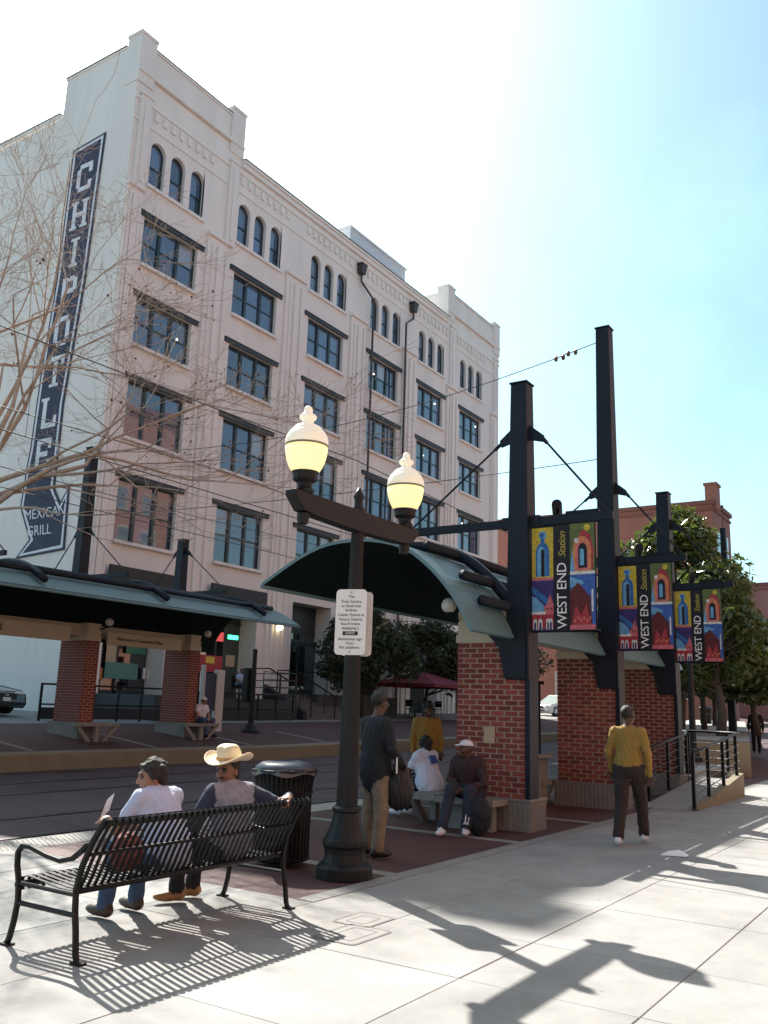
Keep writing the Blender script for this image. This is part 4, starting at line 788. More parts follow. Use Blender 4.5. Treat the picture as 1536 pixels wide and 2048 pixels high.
# ------------------------------------------------------------------ people: one continuous surface from blended solids
def rot(yaw=0, pitch=0, roll=0):
    return np.array(Matrix.Rotation(yaw, 3, 'Z') @ Matrix.Rotation(pitch, 3, 'X') @ Matrix.Rotation(roll, 3, 'Y'))
class Solid:
    def __init__(s): s.p = []
    def cap(s, a, b, ra, rb=None, lab=0, k=.02, w=0): s.p.append(('c', np.array(a, float), np.array(b, float), ra, ra if rb is None else rb, lab, k, w)); return s
    def ell(s, c, r, lab=0, k=.02, rm=None, w=0): s.p.append(('e', np.array(c, float), np.array(r, float), np.eye(3) if rm is None else rm, None, lab, k, w)); return s
    def mesh(s, cell, floor=None, cut=None):
        lo = np.full(3, 1e9); hi = -lo; B = []
        for q in s.p:
            if q[0] == 'c': r = max(q[3], q[4]); a = np.minimum(q[1], q[2])-r; b = np.maximum(q[1], q[2])+r
            else: r = q[2].max(); a = q[1]-r; b = q[1]+r
            B.append((a, b)); lo = np.minimum(lo, a); hi = np.maximum(hi, b)
        lo -= 3*cell; hi += 3*cell; N = np.ceil((hi-lo)/cell).astype(int)+1
        F = np.full(N, 1.0, np.float32); D = np.full(N, 1e3, np.float32); Lb = np.zeros(N, np.int8)
        for q, (a, b) in zip(s.p, B):
            m = q[6]+.03; i0 = np.maximum(0, np.floor((a-m-lo)/cell).astype(int)); i1 = np.minimum(N, np.ceil((b+m-lo)/cell).astype(int)+1)
            ax = [lo[d]+cell*np.arange(i0[d], i1[d]) for d in range(3)]
            X, Y, Z = np.meshgrid(*ax, indexing='ij')
            if q[0] == 'c':
                d = q[2]-q[1]; L2 = float(d@d)+1e-12; t = np.clip(((X-q[1][0])*d[0]+(Y-q[1][1])*d[1]+(Z-q[1][2])*d[2])/L2, 0, 1)
                v = np.sqrt((X-q[1][0]-t*d[0])**2+(Y-q[1][1]-t*d[1])**2+(Z-q[1][2]-t*d[2])**2)-(q[3]+(q[4]-q[3])*t)
            else:
                P = np.stack([X-q[1][0], Y-q[1][1], Z-q[1][2]], -1) @ q[3]; k0 = np.linalg.norm(P/q[2], axis=-1); k1 = np.linalg.norm(P/q[2]**2, axis=-1)+1e-9; v = k0*(k0-1)/k1
            if q[7]: v = v+q[7]*(np.sin(31*Z+9*np.sin(13*X+5*Y)+17*X)*.6+np.sin(47*Y-23*Z+6*np.sin(21*X))*.4)
            v = v.astype(np.float32); sl_ = tuple(slice(i0[d], i1[d]) for d in range(3)); f = F[sl_]; k = max(q[6], 1e-4)
            h = np.clip(.5+.5*(f-v)/k, 0, 1); F[sl_] = f+(v-f)*h-k*h*(1-h)
            dd = D[sl_]; mk = v < dd; dd[mk] = v[mk]; lb = Lb[sl_]; lb[mk] = q[5]
        if floor is not None: F = np.maximum(F, (floor-(lo[2]+cell*np.arange(N[2])))[None, None, :].astype(np.float32))
        if cut is not None:
            ax = [lo[d]+cell*np.arange(N[d]) for d in range(3)]; X, Y, Z = np.meshgrid(*ax, indexing='ij'); F = np.maximum(F, cut(X, Y, Z).astype(np.float32))
        ins = F < 0
        cs = sum(ins[dx:N[0]-1+dx, dy:N[1]-1+dy, dz:N[2]-1+dz].astype(np.int8) for dx in (0, 1) for dy in (0, 1) for dz in (0, 1))
        I = np.argwhere((cs > 0) & (cs < 8)); vid = np.full(N-1, -1, np.int64); vid[tuple(I.T)] = np.arange(len(I))
        acc = np.zeros((len(I), 3)); n = np.zeros(len(I))
        C8 = [(a, b, c) for a in (0, 1) for b in (0, 1) for c in (0, 1)]
        for a in C8:
            for d in range(3):
                if a[d] == 0:
                    b = list(a); b[d] = 1; ia = I+a; ib = I+b; fa = F[tuple(ia.T)]; fb = F[tuple(ib.T)]; mk = (fa < 0) != (fb < 0)
                    t = np.where(mk, fa/np.where(mk, fa-fb, 1), 0); p = np.array(a, float)[None, :].repeat(len(I), 0); p[:, d] = t; acc[mk] += p[mk]; n[mk] += 1
        V = lo+cell*(I+acc/n[:, None])
        fs = []
        for d in range(3):
            e1, e2 = (d+1) % 3, (d+2) % 3
            s0 = [slice(1, N[k]-1) for k in range(3)]; s0[d] = slice(0, N[d]-1); s1 = list(s0); s1[d] = slice(1, N[d])
            A = ins[tuple(s0)]; Bb = ins[tuple(s1)]; E_ = np.argwhere(A != Bb); off = np.array([1, 1, 1]); off[d] = 0; E_ = E_+off
            sg = A[tuple((E_-off).T)]; u1 = np.zeros(3, int); u1[e1] = 1; u2 = np.zeros(3, int); u2[e2] = 1
            q = [vid[tuple((E_-u1-u2).T)], vid[tuple((E_-u2).T)], vid[tuple(E_.T)], vid[tuple((E_-u1).T)]]; Q = np.stack(q, 1); Q[~sg] = Q[~sg][:, ::-1]; fs.append(Q)
        Q = np.concatenate(fs); ix = np.clip(np.round((V-lo)/cell).astype(int), 0, N-1); lab = Lb[tuple(ix.T)]
        fl = lab[Q[:, 0]].astype(int)
        return V, Q, fl
def solid_obj(name, sol, cell, mats, parent, floor=None, cut=None):
    V, Q, fl = sol.mesh(cell, floor, cut); me = bpy.data.meshes.new(name); me.from_pydata(V.tolist(), [], Q.tolist()); fin_mesh(me, mats, fl.tolist(), True)
    return link(name, me, parent, (0, 0, 0))
V3 = lambda *a: np.array(a, float)
def hand(s, w, d, n, side, curl=.5, lab=0, g=1.0):
    d = d/np.linalg.norm(d); n = n-d*(n@d); n /= np.linalg.norm(n); sd_ = np.cross(d, n)*side; rm = np.stack([sd_, d, n], 1)
    s.ell(w+d*.045*g, V3(.04, .05, .018)*g, lab, .012, rm)
    for o, L in ((-.030, .058), (-.010, .074), (.011, .070), (.031, .060)):
        b = w+d*.082*g+sd_*o*g; d1 = d*math.cos(curl*.7)+n*math.sin(curl*.7); m = b+d1*L*.5*g; d2 = d*math.cos(curl*1.9)+n*math.sin(curl*1.9)
        s.cap(b-d*.02, m, .0098*g, .0092*g, lab, .005).cap(m, m+d2*L*.55*g, .0092*g, .0078*g, lab, .004)
    b = w+d*.022*g-sd_*.036*g; m = b+(d*.6-sd_*.7+n*.3)*.042*g; s.cap(b, m, .0125*g, .0105*g, lab, .008).cap(m, m+(d*.9-sd_*.15+n*.4)*.035*g, .0105*g, .008*g, lab, .004)
def head(s, c, rm, g=1.0):
    T = lambda *p: c+rm @ (np.array(p)*g)
    s.ell(T(0, -.014, .034), V3(.076, .096, .086)*g, 0, .03, rm).ell(T(0, .028, -.025), V3(.060, .066, .082)*g, 0, .03, rm).ell(T(0, .052, -.088), V3(.036, .034, .026)*g, 0, .03, rm)
    s.cap(T(0, .090, .008), T(0, .110, -.032), .0095*g, .0145*g, 0, .012).cap(T(-.034, .080, .026), T(.034, .080, .026), .013*g, None, 0, .018)
    for x in (-1, 1):
        s.ell(T(x*.036, .058, -.034), V3(.03, .03, .028)*g, 0, .025, rm).ell(T(x*.077, -.006, -.012), V3(.011, .021, .031)*g, 0, .008, rm)
        s.ell(T(x*.032, .086, .006), V3(.015, .010, .008)*g, 4, .003, rm).cap(T(x*.018, .096, .026), T(x*.048, .085, .027), .0055*g, None, 5, .004)
    s.cap(T(-.022, .086, -.060), T(.022, .086, -.060), .0078*g, None, 6, .006)
def person(label, loc, rz, J, mats, cell=.009, sleeves='long', bulk=1.0, tb=1.0, hem=.12, shirt_w=.004, g=1.0, shoe=3, curl=.5, female=False, floor=0.0, feet=True):
    """J: joints in local metres (x right, y forward, z up); mats: skin, top, trousers, shoes, eye, brow, lip"""
    t = thing('person', label, 'person', loc, rz); s = Solid(); j = {k: np.array(v, float) for k, v in J.items()}
    sp = j['neck']-j['pelvis']; sp /= np.linalg.norm(sp); lat = j['shR']-j['shL']; lat = lat-sp*(lat@sp); lat /= np.linalg.norm(lat); fw = np.cross(sp, lat); rm = np.stack([lat, fw, sp], 1)
    hl = j['hipR']-j['hipL']; hl /= np.linalg.norm(hl)
    # torso
    wst = j['pelvis']*.5+j['chest']*.5; b = bulk
    s.ell(j['pelvis'], V3(.165, .125, .135)*tb, 2, .05, rm, .003).ell(wst, V3(.150, .118, .17)*b, 1, .06, rm, shirt_w).ell(j['chest'], V3(.180, .125, .185)*b, 1, .06, rm, shirt_w)
    s.cap(j['shL']+lat*.02, j['shR']-lat*.02, .068*b, .068*b, 1, .06, shirt_w)
    if hem: s.ell(j['pelvis']+sp*(.12-hem*.55), V3(.180, .145, .13+hem*.5)*b, 1, .03, rm, shirt_w)
    s.cap(j['neck']-sp*.02, j['head']-V3(0, 0, .05)*g, .058*g, .052*g, 0, .025); s.cap(j['neck']-sp*.035-lat*.03, j['neck']-sp*.035+lat*.03, .068, None, 1, .03)
    # arms
    for S, sg in (('L', -1), ('R', 1)):
        a, e, w = j['sh'+S], j['el'+S], j['wr'+S]; u = .062*b
        s.cap(a, a*.5+e*.5, u, .056*b, 7 if len(mats) > 7 else 1, .03, shirt_w)
        lab = (7 if len(mats) > 7 else 1) if sleeves == 'long' else 0
        s.cap(a*.5+e*.5, e, (.054 if lab else .046)*b, (.050 if lab else .041), lab, .015, shirt_w if lab else 0).cap(e, w+(w-e)*(-.06), .049*b if lab else .041, .040 if lab else .029, lab, .015, shirt_w if lab else 0)
        s.cap(w+(w-e)*(-.1), w, .029, .027, 0, .01)
        d = w-e; nn = j.get('pn'+S, V3(0, 0, -1)); hand(s, w, j.get('hd'+S, d), nn, sg, curl, 0, g)
    # legs
    for S in 'LR':
        h, kn, an = j['hip'+S], j['kn'+S], j['an'+S]
        s.cap(h, kn, .092*tb, .070*tb, 2, .04, .004).cap(kn, an+(kn-an)*.12, .068*tb, .058*tb, 2, .025, .005).cap(an+(kn-an)*.14, an+(kn-an)*.06, .060*tb, .062*tb, 2, .01, .004)
        if feet:
            f = j['to'+S]-an; f[2] = 0; f /= np.linalg.norm(f); z = an[2]
            s.cap(an, an-V3(0, 0, .02), .045, .048, 3, .02).ell(an+f*.055-V3(0, 0, .043), V3(.048, .135, .042), 3, .02, np.stack([np.cross(f, V3(0, 0, 1)), f, V3(0, 0, 1)], 1)).ell(an-f*.03-V3(0, 0, .035), V3(.042, .05, .05), 3, .02)
    hm = rot(*[R(x) for x in J['look']]); head(s, j['head'], hm, g)
    body = solid_obj('body', s, cell, mats, t, floor); return t, j, hm, s
def hair(t, c, hm, m, g=1.0, line=.035, r=(.083, .103, .090), back=0.0, cell=.009, tilt=.62, curls=0):
    s = Solid(); T = lambda *p: c+hm @ (np.array(p)*g); s.ell(T(0, -.018, .040), V3(*r)*g, 0, .02, hm, .003)
    rg = np.random.default_rng(3)
    for _ in range(curls):
        d = rg.normal(0, 1, 3); d /= np.linalg.norm(d); s.ell(T(d[0]*r[0]*.93, -.018+d[1]*r[1]*.93, .04+d[2]*r[2]*.93), V3(.026, .026, .018)*rg.uniform(.7, 1.2), 0, .008, hm)
    if back: s.ell(T(0, -.075, -.03), V3(.06, .045, .06+back)*g, 0, .03, hm, .003)
    def cut(X, Y, Z):
        P = np.stack([X-c[0], Y-c[1], Z-c[2]], -1) @ hm; return np.maximum(P[..., 1]*math.cos(tilt)-P[..., 2]*math.sin(tilt)-line*g+.006*np.sin(P[..., 0]*90)*np.sin(P[..., 2]*70), -.075-back-P[..., 2])
    o = solid_obj('hair', s, cell, [m], t, None, cut); return o
def skin(n, c): return mat(n, c, .55, var=.06, scale=30)
def cloth(n, c, w=.12): return mat(n, c, .9, var=w, scale=9, bump=.9, bscale=14)
eye = mat('eye', (.02, .015, .012), .3); brow_d = mat('brow', (.015, .010, .008), .8)
def pm(sk, top, tr, sh, lip=(.25, .09, .08), cap=None):
    return [sk, top, tr, sh, eye, brow_d, mat('lip%.2f' % lip[0], lip, .5)]
sk_d = skin('dark brown skin', (.075, .036, .022)); sk_m = skin('brown skin', (.20, .095, .06)); sk_t = skin('tan skin', (.30, .16, .105)); sk_l = skin('light skin', (.45, .28, .21))
hair_b = mat('black hair', (.008, .007, .007), .6, bump=.5, bscale=120); hair_g = mat('greying hair', (.022, .018, .016), .7, bump=.5, bscale=120)
jean = cloth('blue denim', (.045, .085, .16)); dkjean = cloth('dark denim', (.018, .024, .04)); blk = cloth('black trousers', (.010, .010, .012)); khaki = cloth('khaki trousers', (.20, .16, .115)); brn = cloth('dark brown trousers', (.028, .018, .016))
shoe_w = mat('white trainers', (.62, .64, .68), .5, var=.1, scale=25); shoe_b = mat('black shoes', (.012, .011, .010), .45); shoe_t = mat('tan boots', (.33, .17, .06), .45)
leath = mat('brown boots', (.05, .03, .02), .5)
seat_std = dict(hipL=(-.09, .02, .50), hipR=(.09, .02, .50), pelvis=(0, 0, .52))
# --- woman in pale blue tee, leaning forward on the bench
J = dict(seat_std, chest=(0, .15, .79), neck=(0, .21, .915), head=(-.01, .25, 1.035), shL=(-.165, .19, .885), shR=(.165, .17, .885), elL=(-.25, .32, .66), elR=(.23, .30, .65), wrL=(-.17, .52, .70), wrR=(.0, .50, .64), knL=(-.13, .44, .51), knR=(.12, .43, .51), anL=(-.15, .49, .10), anR=(.16, .50, .10), toL=(-.16, .7, .03), toR=(.17, .7, .03), look=(62, -6, 0), pnL=(.3, 0, -1), pnR=(0, 0, -1))
t, j, hm, s = person('seated person in pale blue tee shirt and jeans looking left, nearest on the bench', (5.02, 5.12, 0), 0, J, pm(sk_t, cloth('pale blue tee', (.50, .55, .72), .05), jean, leath), .0085, 'short', 1.02, curl=.9)
hair(t, j['head'], hm, hair_g, line=.026, back=.03, r=(.086, .108, .096), curls=70)
pp = ob('folded_paper', MB().prism([(0, 0), (.10, .02), (.07, .19), (-.01, .17)], lambda p: (p[0], .02*p[1], p[1]), lambda p: (p[0]-.004, .004+.02*p[1], p[1])), white, None, (4.80, 5.66, .72), label='folded white paper held by the person in the blue tee', cat='paper'); pp.rotation_euler = (.5, -.3, .3)
bg_ = Solid().ell((0, 0, .13), (.13, .09, .13), 0, .03, w=.008); V_, Q_, f_ = bg_.mesh(.012); me = bpy.data.meshes.new('shoulder_bag'); me.from_pydata(V_.tolist(), [], Q_.tolist()); fin_mesh(me, [mat('patterned bag', (.17, .045, .04), .8, var=.8, scale=22)], None, True)
o = link('shoulder_bag', me, None, (4.60, 5.12, .43)); props(o, 'red patterned bag on the bench seat beside the blue tee', 'bag')
# --- man in cream cowboy hat with his arm over the bench back
J = dict(seat_std, chest=(.0, .02, .80), neck=(0, .05, .945), head=(-.02, .07, 1.065), shL=(-.18, .07, .90), shR=(.17, -.01, .90), elL=(-.27, .16, .66), elR=(.36, -.20, .79), wrL=(-.10, .36, .60), wrR=(.18, -.42, .885), knL=(-.13, .42, .52), knR=(.12, .43, .52), anL=(-.05, .52, .10), anR=(.17, .56, .10), toL=(-.25, .62, .03), toR=(.02, .70, .03), look=(96, -4, 0), pnR=(0, 0, -1), hdR=(-.9, -.35, -.1))
hat_m = mat('cream felt hat', (.70, .60, .42), .8, var=.04); hatband = mat('tan hat band', (.45, .25, .08), .6)
t, j, hm, s = person('seated man in cream cowboy hat and patterned jacket turning back on the bench', (5.66, 5.10, 0), 0, J, pm(sk_m, cloth('grey blue western vest', (.27, .28, .34), .3), blk, shoe_t, (.16, .06, .05))+[cloth('navy denim sleeve', (.035, .045, .075))], .0085, 'long', 1.04, curl=.8)
hair(t, j['head'], hm, hair_b, line=.0, back=.02)
mo = Solid(); T = lambda *p: j['head']+hm @ np.array(p); mo.cap(T(-.03, .098, -.046), T(.03, .098, -.046), .008, None, 0); solid_obj('moustache', mo, .006, [hair_b], t)
hb = MB(); n = 28; c = j['head']+hm @ V3(0, -.01, .062)
rows = [(.08, .10, .022), (.105, .125, .02), (.135, .155, .012), (.165, .185, .01), (.19, .205, .018), (.195, .21, .026)]
for rx_, ry_, z in rows:
    for i in range(n):
        q = 2*math.pi*i/n; w_ = max(0, (rx_-.1)/.09); dz_ = .06*abs(math.cos(q))**2*w_-.02*abs(math.sin(q))*w_; hb.v.append(tuple(c+hm @ V3(rx_*math.cos(q), ry_*math.sin(q), z+dz_)))
hb.f = [(k*n+i, k*n+(i+1) % n, (k+1)*n+(i+1) % n, (k+1)*n+i) for k in range(5) for i in range(n)]; hb.m = [0]*len(hb.f)
hat = ob('cowboy_hat', hb, hat_m, t, (0, 0, 0), smooth=True); sm_ = hat.modifiers.new('thick', 'SOLIDIFY'); sm_.thickness = .006
cw_ = Solid(); cw_.ell(c+hm @ V3(0, -.005, .06), (.093, .115, .085), 0, .03, hm).ell(c+hm @ V3(-.038, .02, .115), (.045, .075, .035), 0, .03, hm).ell(c+hm @ V3(.038, .02, .115), (.045, .075, .035), 0, .03, hm)
solid_obj('hat_crown', cw_, .008, [hat_m], hat); ob('hat_band', MB().add([tuple(c+hm @ V3(.098*math.cos(q), .12*math.sin(q)-.003, z)) for z in (.018, .045) for q in [2*math.pi*i/24 for i in range(24)]], [(i, (i+1) % 24, 24+(i+1) % 24, 24+i) for i in range(24)]), hatband, hat, (0, 0, 0))
# front yoke panel of his jacket
# --- standing man in dark jacket behind the lamp post
def stand(h=1.0, **k):
    J = dict(pelvis=(0, 0, .95), chest=(0, .01, 1.24), neck=(0, 0, 1.44), head=(0, .03, 1.60), shL=(-.185, 0, 1.385), shR=(.185, 0, 1.385), elL=(-.26, -.02, 1.10), elR=(.26, -.02, 1.10), wrL=(-.25, .08, .87), wrR=(.25, .08, .87), hipL=(-.09, 0, .90), hipR=(.09, 0, .90), knL=(-.11, .02, .50), knR=(.11, .02, .50), anL=(-.12, -.02, .095), anR=(.12, -.02, .095), toL=(-.15, .2, 0), toR=(.15, .2, 0), look=(0, 0, 0)); J.update(k)
    for a in J:
        if a not in ('look', 'pnL', 'pnR', 'hdL', 'hdR'): J[a] = tuple(np.array(J[a])*h)
    return J
J = stand(1.03, elL=(-.27, .05, 1.12), elR=(.27, .03, 1.12), wrL=(-.15, .27, 1.05), wrR=(.20, .24, .93), look=(10, -12, 0), pnL=(1, 0, 0), pnR=(-1, 0, 0))
t, j, hm, s = person('standing man in long dark jacket and khaki trousers half hidden by the lamp post', (8.62, 5.70, 0), R(-112), J, pm(sk_d, cloth('charcoal jacket', (.010, .012, .017)), khaki, shoe_b), .011, 'long', 1.16, 1.12, hem=.24, shirt_w=.006)
hair(t, j['head'], hm, hair_b, line=.0, cell=.011)
gl = Solid(); T = lambda *p: j['head']+hm @ (np.array(p)); gm = mat('spectacles', (.4, .4, .42), .2, .8)
gb = MB()
for x in (-1, 1): gb.tube([T(x*.032+.022*math.cos(q), .100, .008+.018*math.sin(q)) for q in [2*math.pi*i/10 for i in range(11)]], .003, 4); gb.tube([T(x*.055, .098, .012), T(x*.082, .0, .012)], .003, 4)
ob('spectacles', gb, gm, t, (0, 0, 0))
ob('handed_leaflet', MB().box((8.60, 5.40, .99), (.10, .012, .17), .5), white, label='white leaflet in the hand of the standing man', cat='paper')
def bag(name, loc, rz, r, m, label, cat='bag', straps=True, cell=.014):
    t = thing(name, label, cat, loc, rz); s = Solid().ell((0, 0, r[2]), r, 0, .03, w=.008).ell((0, r[1]*.7, r[2]*.75), (r[0]*.7, r[1]*.6, r[2]*.5), 0, .03, w=.006); solid_obj('bag_body', s, cell, [m], t, 0.0)
    if straps: ob('strap', MB().tube([(-.06, -.04, r[2]*1.8), (-.07, -.05, r[2]*2.1), (0, -.05, r[2]*2.3), (.07, -.05, r[2]*2.1), (.06, -.04, r[2]*1.8)], .014, 6), m, t, (0, 0, 0))
bagm = mat('black nylon', (.012, .012, .014), .6, bump=.3, bscale=50)
bag('backpack', (8.74, 5.45, .50), R(-60), (.16, .11, .23), bagm, 'black backpack hanging from the standing man\'s hand', 'backpack')
# --- man in maroon jacket and white cap seated on the pier ledge
J = dict(seat_std, chest=(.02, .10, .80), neck=(.02, .14, .95), head=(.02, .19, 1.08), shL=(-.17, .12, .90), shR=(.20, .12, .90), elL=(-.27, .20, .64), elR=(.27, .16, .66), wrL=(-.08, .38, .58), wrR=(.06, .34, .58), knL=(-.15, .42, .54), knR=(.10, .46, .56), anL=(-.20, .60, .10), anR=(.03, .84, .10), toL=(-.28, .84, .03), toR=(.0, 1.08, .03), look=(-32, 8, 0))
t, j, hm, s = person('man in maroon jacket and white cap seated against the nearest brick pier', (11.42, 5.93, 0), R(92), J, pm(sk_d, cloth('maroon jacket', (.040, .018, .020)), dkjean, shoe_w), .011, 'long', 1.16, 1.15, shirt_w=.006)
c = j['head']+hm @ V3(0, -.01, .045); cs_ = Solid(); cs_.ell(c, (.092, .108, .085), 0, .02, hm); capo = solid_obj('white_cap', cs_, .009, [mat('white cap cloth', (.62, .63, .68), .85)], t, None, lambda X, Y, Z: (c[2]-Z)); cb_ = Solid(); cb_.ell(c+hm @ V3(0, .10, .0), (.078, .085, .012), 0, .01, hm @ rot(0, R(-12), 0)); solid_obj('cap_peak', cb_, .007, [mat('white cap cloth', (.62, .63, .68), .85)], capo)
ob('sock', MB().tube([tuple(j['anL']+V3(0, 0, .03)), tuple(j['anL']+(j['knL']-j['anL'])*.42)], .064, 10), shoe_w, t, (0, 0, 0), smooth=True)
bag('duffel_bag', (11.0, 5.62, 0), R(20), (.15, .17, .25), cloth('dark duffel', (.016, .017, .024)), 'dark soft bag standing at the seated man\'s feet', 'bag', False)
# --- child in white tee with back to us on the track-side ledge
J = dict(seat_std, chest=(.02, .16, .79), neck=(.05, .20, .93), head=(.07, .22, 1.06), shL=(-.15, .14, .88), shR=(.19, .18, .90), elL=(-.22, .26, .66), elR=(.26, .28, .66), wrL=(-.05, .46, .62), wrR=(.10, .48, .62), knL=(-.16, .40, .50), knR=(.08, .42, .51), anL=(-.22, .50, .10), anR=(.0, .52, .10), toL=(-.30, .72, .03), toR=(.0, .75, .03), look=(-4, -10, 0))
t, j, hm, s = person('person in oversized white tee seated with back turned beside the brick pier', (12.06, 6.98, 0), R(-22), J, pm(sk_d, cloth('white tee', (.58, .60, .72), .05), dkjean, shoe_w), .011, 'short', 1.22, 1.08, hem=.2, shirt_w=.006)
hair(t, j['head'], hm, hair_b, line=.03, back=.03, r=(.09, .11, .098), cell=.011, curls=60)
ob('shirt_print', MB().box((.045, -.022, .86), (.13, .006, .13), mtx=Matrix.Rotation(R(-28), 3, 'X')), mat('blue print', (.03, .08, .30), .8), t, (0, 0, 0))
# --- woman in mustard coat standing behind the pier
J = stand(.985, elL=(-.25, .02, 1.1), elR=(.25, .02, 1.1), look=(15, 0, 0))
t, j, hm, s = person('person in mustard jacket standing behind the nearest pier facing us', (14.1, 8.25, 0), R(128), J, pm(sk_d, cloth('mustard jacket', (.30, .16, .035)), dkjean, shoe_b), .013, 'long', 1.22, 1.0, hem=.2, shirt_w=.006)
hair(t, j['head'], hm, hair_b, line=.02, back=.05, r=(.09, .106, .094), cell=.012, curls=60)
# --- walking man in mustard shirt
J = stand(1.005, chest=(0, .02, 1.24), shL=(-.175, 0, 1.385), shR=(.175, 0, 1.385), elL=(-.25, .0, 1.13), elR=(.25, -.05, 1.12), wrL=(-.235, .12, .89), wrR=(.25, .02, .86), knL=(-.10, -.02, .50), knR=(.11, .22, .52), anL=(-.11, -.22, .11), anR=(.12, .30, .11), toL=(-.12, .0, .0), toR=(.13, .55, .05), look=(-18, 4, 0))
t, j, hm, s = person('man in mustard shirt and dark trousers walking away past the shelter', (11.72, 3.83, 0), R(-82), J, pm(sk_d, cloth('mustard shirt', (.27, .165, .035), .2), brn, shoe_w), .010, 'long', 1.02, 1.16, hem=.14, shirt_w=.004)
hair(t, j['head'], hm, hair_b, line=.02, r=(.080, .100, .091), cell=.010)
# --- far figures
J = dict(seat_std, chest=(0, .06, .80), neck=(0, .08, .95), head=(0, .12, 1.08), shL=(-.18, .06, .90), shR=(.18, .06, .90), elL=(-.24, .14, .64), elR=(.24, .14, .64), wrL=(-.05, .34, .56), wrR=(.08, .34, .56), knL=(-.16, .42, .52), knR=(.20, .42, .52), anL=(-.14, .46, .10), anR=(.18, .50, .10), toL=(-.2, .7, .03), toR=(.25, .7, .03), look=(-10, 0, 0))
t, j, hm, s = person('seated man in white tee, cap and jeans at the far brick pier', (20.35, 19.95, .52), R(178), J, pm(sk_t, cloth('plain white tee', (.62, .62, .68), .05), jean, shoe_b), .016, 'short', 1.1)
c = j['head']+hm @ V3(0, -.01, .045); cs_ = Solid(); cs_.ell(c, (.094, .11, .088), 0, .02, hm).ell(c+hm @ V3(0, .10, .0), (.07, .07, .015), 0, .01, hm); solid_obj('white_cap', cs_, .012, [white], t, None, lambda X, Y, Z: (c[2]-.01-Z))
J = stand(1.0, knL=(-.1, .1, .5), anL=(-.1, .16, .1), toL=(-.12, .4, .02), knR=(.1, -.02, .5), anR=(.1, -.16, .1), toR=(.1, .05, 0), look=(5, 0, 0))
t, j, hm, s = person('man in open black jacket walking toward us at the right edge', (37.6, 7.25, .30), R(100), J, pm(sk_l, cloth('black jacket', (.012, .012, .014)), blk, shoe_b), .018, 'long', 1.12, 1.05, hem=.2)
hair(t, j['head'], hm, hair_b, line=.0, cell=.015); ob('shirt_front', MB().box((0, .145, 1.22), (.14, .03, .42)), mat('red shirt', (.3, .06, .05), .8), t, (0, 0, 0))
J = stand(1.0, look=(0, 0, 0))
t, j, hm, s = person('distant pedestrian in white shirt seen between the brick piers', (46.0, 15.8, .17), R(150), J, pm(sk_l, cloth('white shirt', (.6, .6, .62), .05), blk, shoe_b), .024, 'short', 1.05); hair(t, j['head'], hm, hair_b, line=.0, cell=.02)
J = dict(seat_std, chest=(0, .08, .80), neck=(0, .10, .95), head=(0, .14, 1.08), shL=(-.18, .08, .90), shR=(.18, .08, .90), elL=(-.24, .16, .66), elR=(.24, .16, .66), wrL=(-.1, .36, .66), wrR=(.1, .36, .66), knL=(-.12, .42, .52), knR=(.12, .42, .52), anL=(-.12, .44, .10), anR=(.12, .44, .10), toL=(-.12, .7, .03), toR=(.12, .7, .03), look=(10, 0, 0))
t, j, hm, s = person('diner in light blue shirt seated on the raised patio', (28.3, 25.6, 1.76), R(165), J, pm(sk_m, cloth('light blue shirt', (.30, .42, .58), .05), dkjean, shoe_b), .02, 'short', 1.05); hair(t, j['head'], hm, hair_b, line=.0, cell=.018)
pc = thing('patio_chair', 'dark chair under the diner on the raised patio', 'chair', (28.3, 25.62, 1.75)); ob('seat', MB().bx(28.08, 28.52, 25.4, 25.84, 2.14, 2.18), black, pc); ob('backrest', MB().bx(28.08, 28.52, 25.84, 25.87, 2.2, 2.65), black, pc)
for sx in (28.1, 28.5):
    for sy in (25.42, 25.82): ob('leg', MB().tube([(sx, sy, 1.75), (sx, sy, 2.14)], .015, 5), black, pc)
# ------------------------------------------------------------------ trees
def norm(v): return v/np.linalg.norm(v)
def branchy(rng, segs, p, d, L, r, depth, maxd, tips, spread=.6, kids=(2, 3), up=.05, wig=.10, minr=.004):
    n = 4 if depth < 3 else 3; pts = [p]; rs = [r]; q = p.copy(); dd = d.copy()
    for i in range(n):
        dd = norm(dd+rng.normal(0, wig, 3)+np.array([0, 0, up])); q = q+dd*L/n; pts.append(q.copy()); rs.append(max(minr, r*(1-.42*(i+1)/n)))
    segs.append((pts, rs, depth))
    if depth >= maxd: tips.append((q, dd)); return
    for k in range(rng.integers(kids[0], kids[1]+1)):
        t = rng.uniform(.35, 1.0) if k else 1.0; i = min(n, int(round(t*n))); a = norm(dd+rng.normal(0, spread, 3)); a[2] = a[2]*.25 if a[2] < 0 else a[2]; a = norm(a)
        branchy(rng, segs, pts[i], a, L*rng.uniform(.52, .80), rs[i]*rng.uniform(.55, .8) if k else rs[i]*.85, depth+1, maxd, tips, spread, kids, up, wig, minr)
bark_pale = mat('pale bark', (.40, .325, .26), .8, var=.3, scale=8); bark_d = mat('dark bark', (.07, .055, .045), .9, var=.3, scale=10)
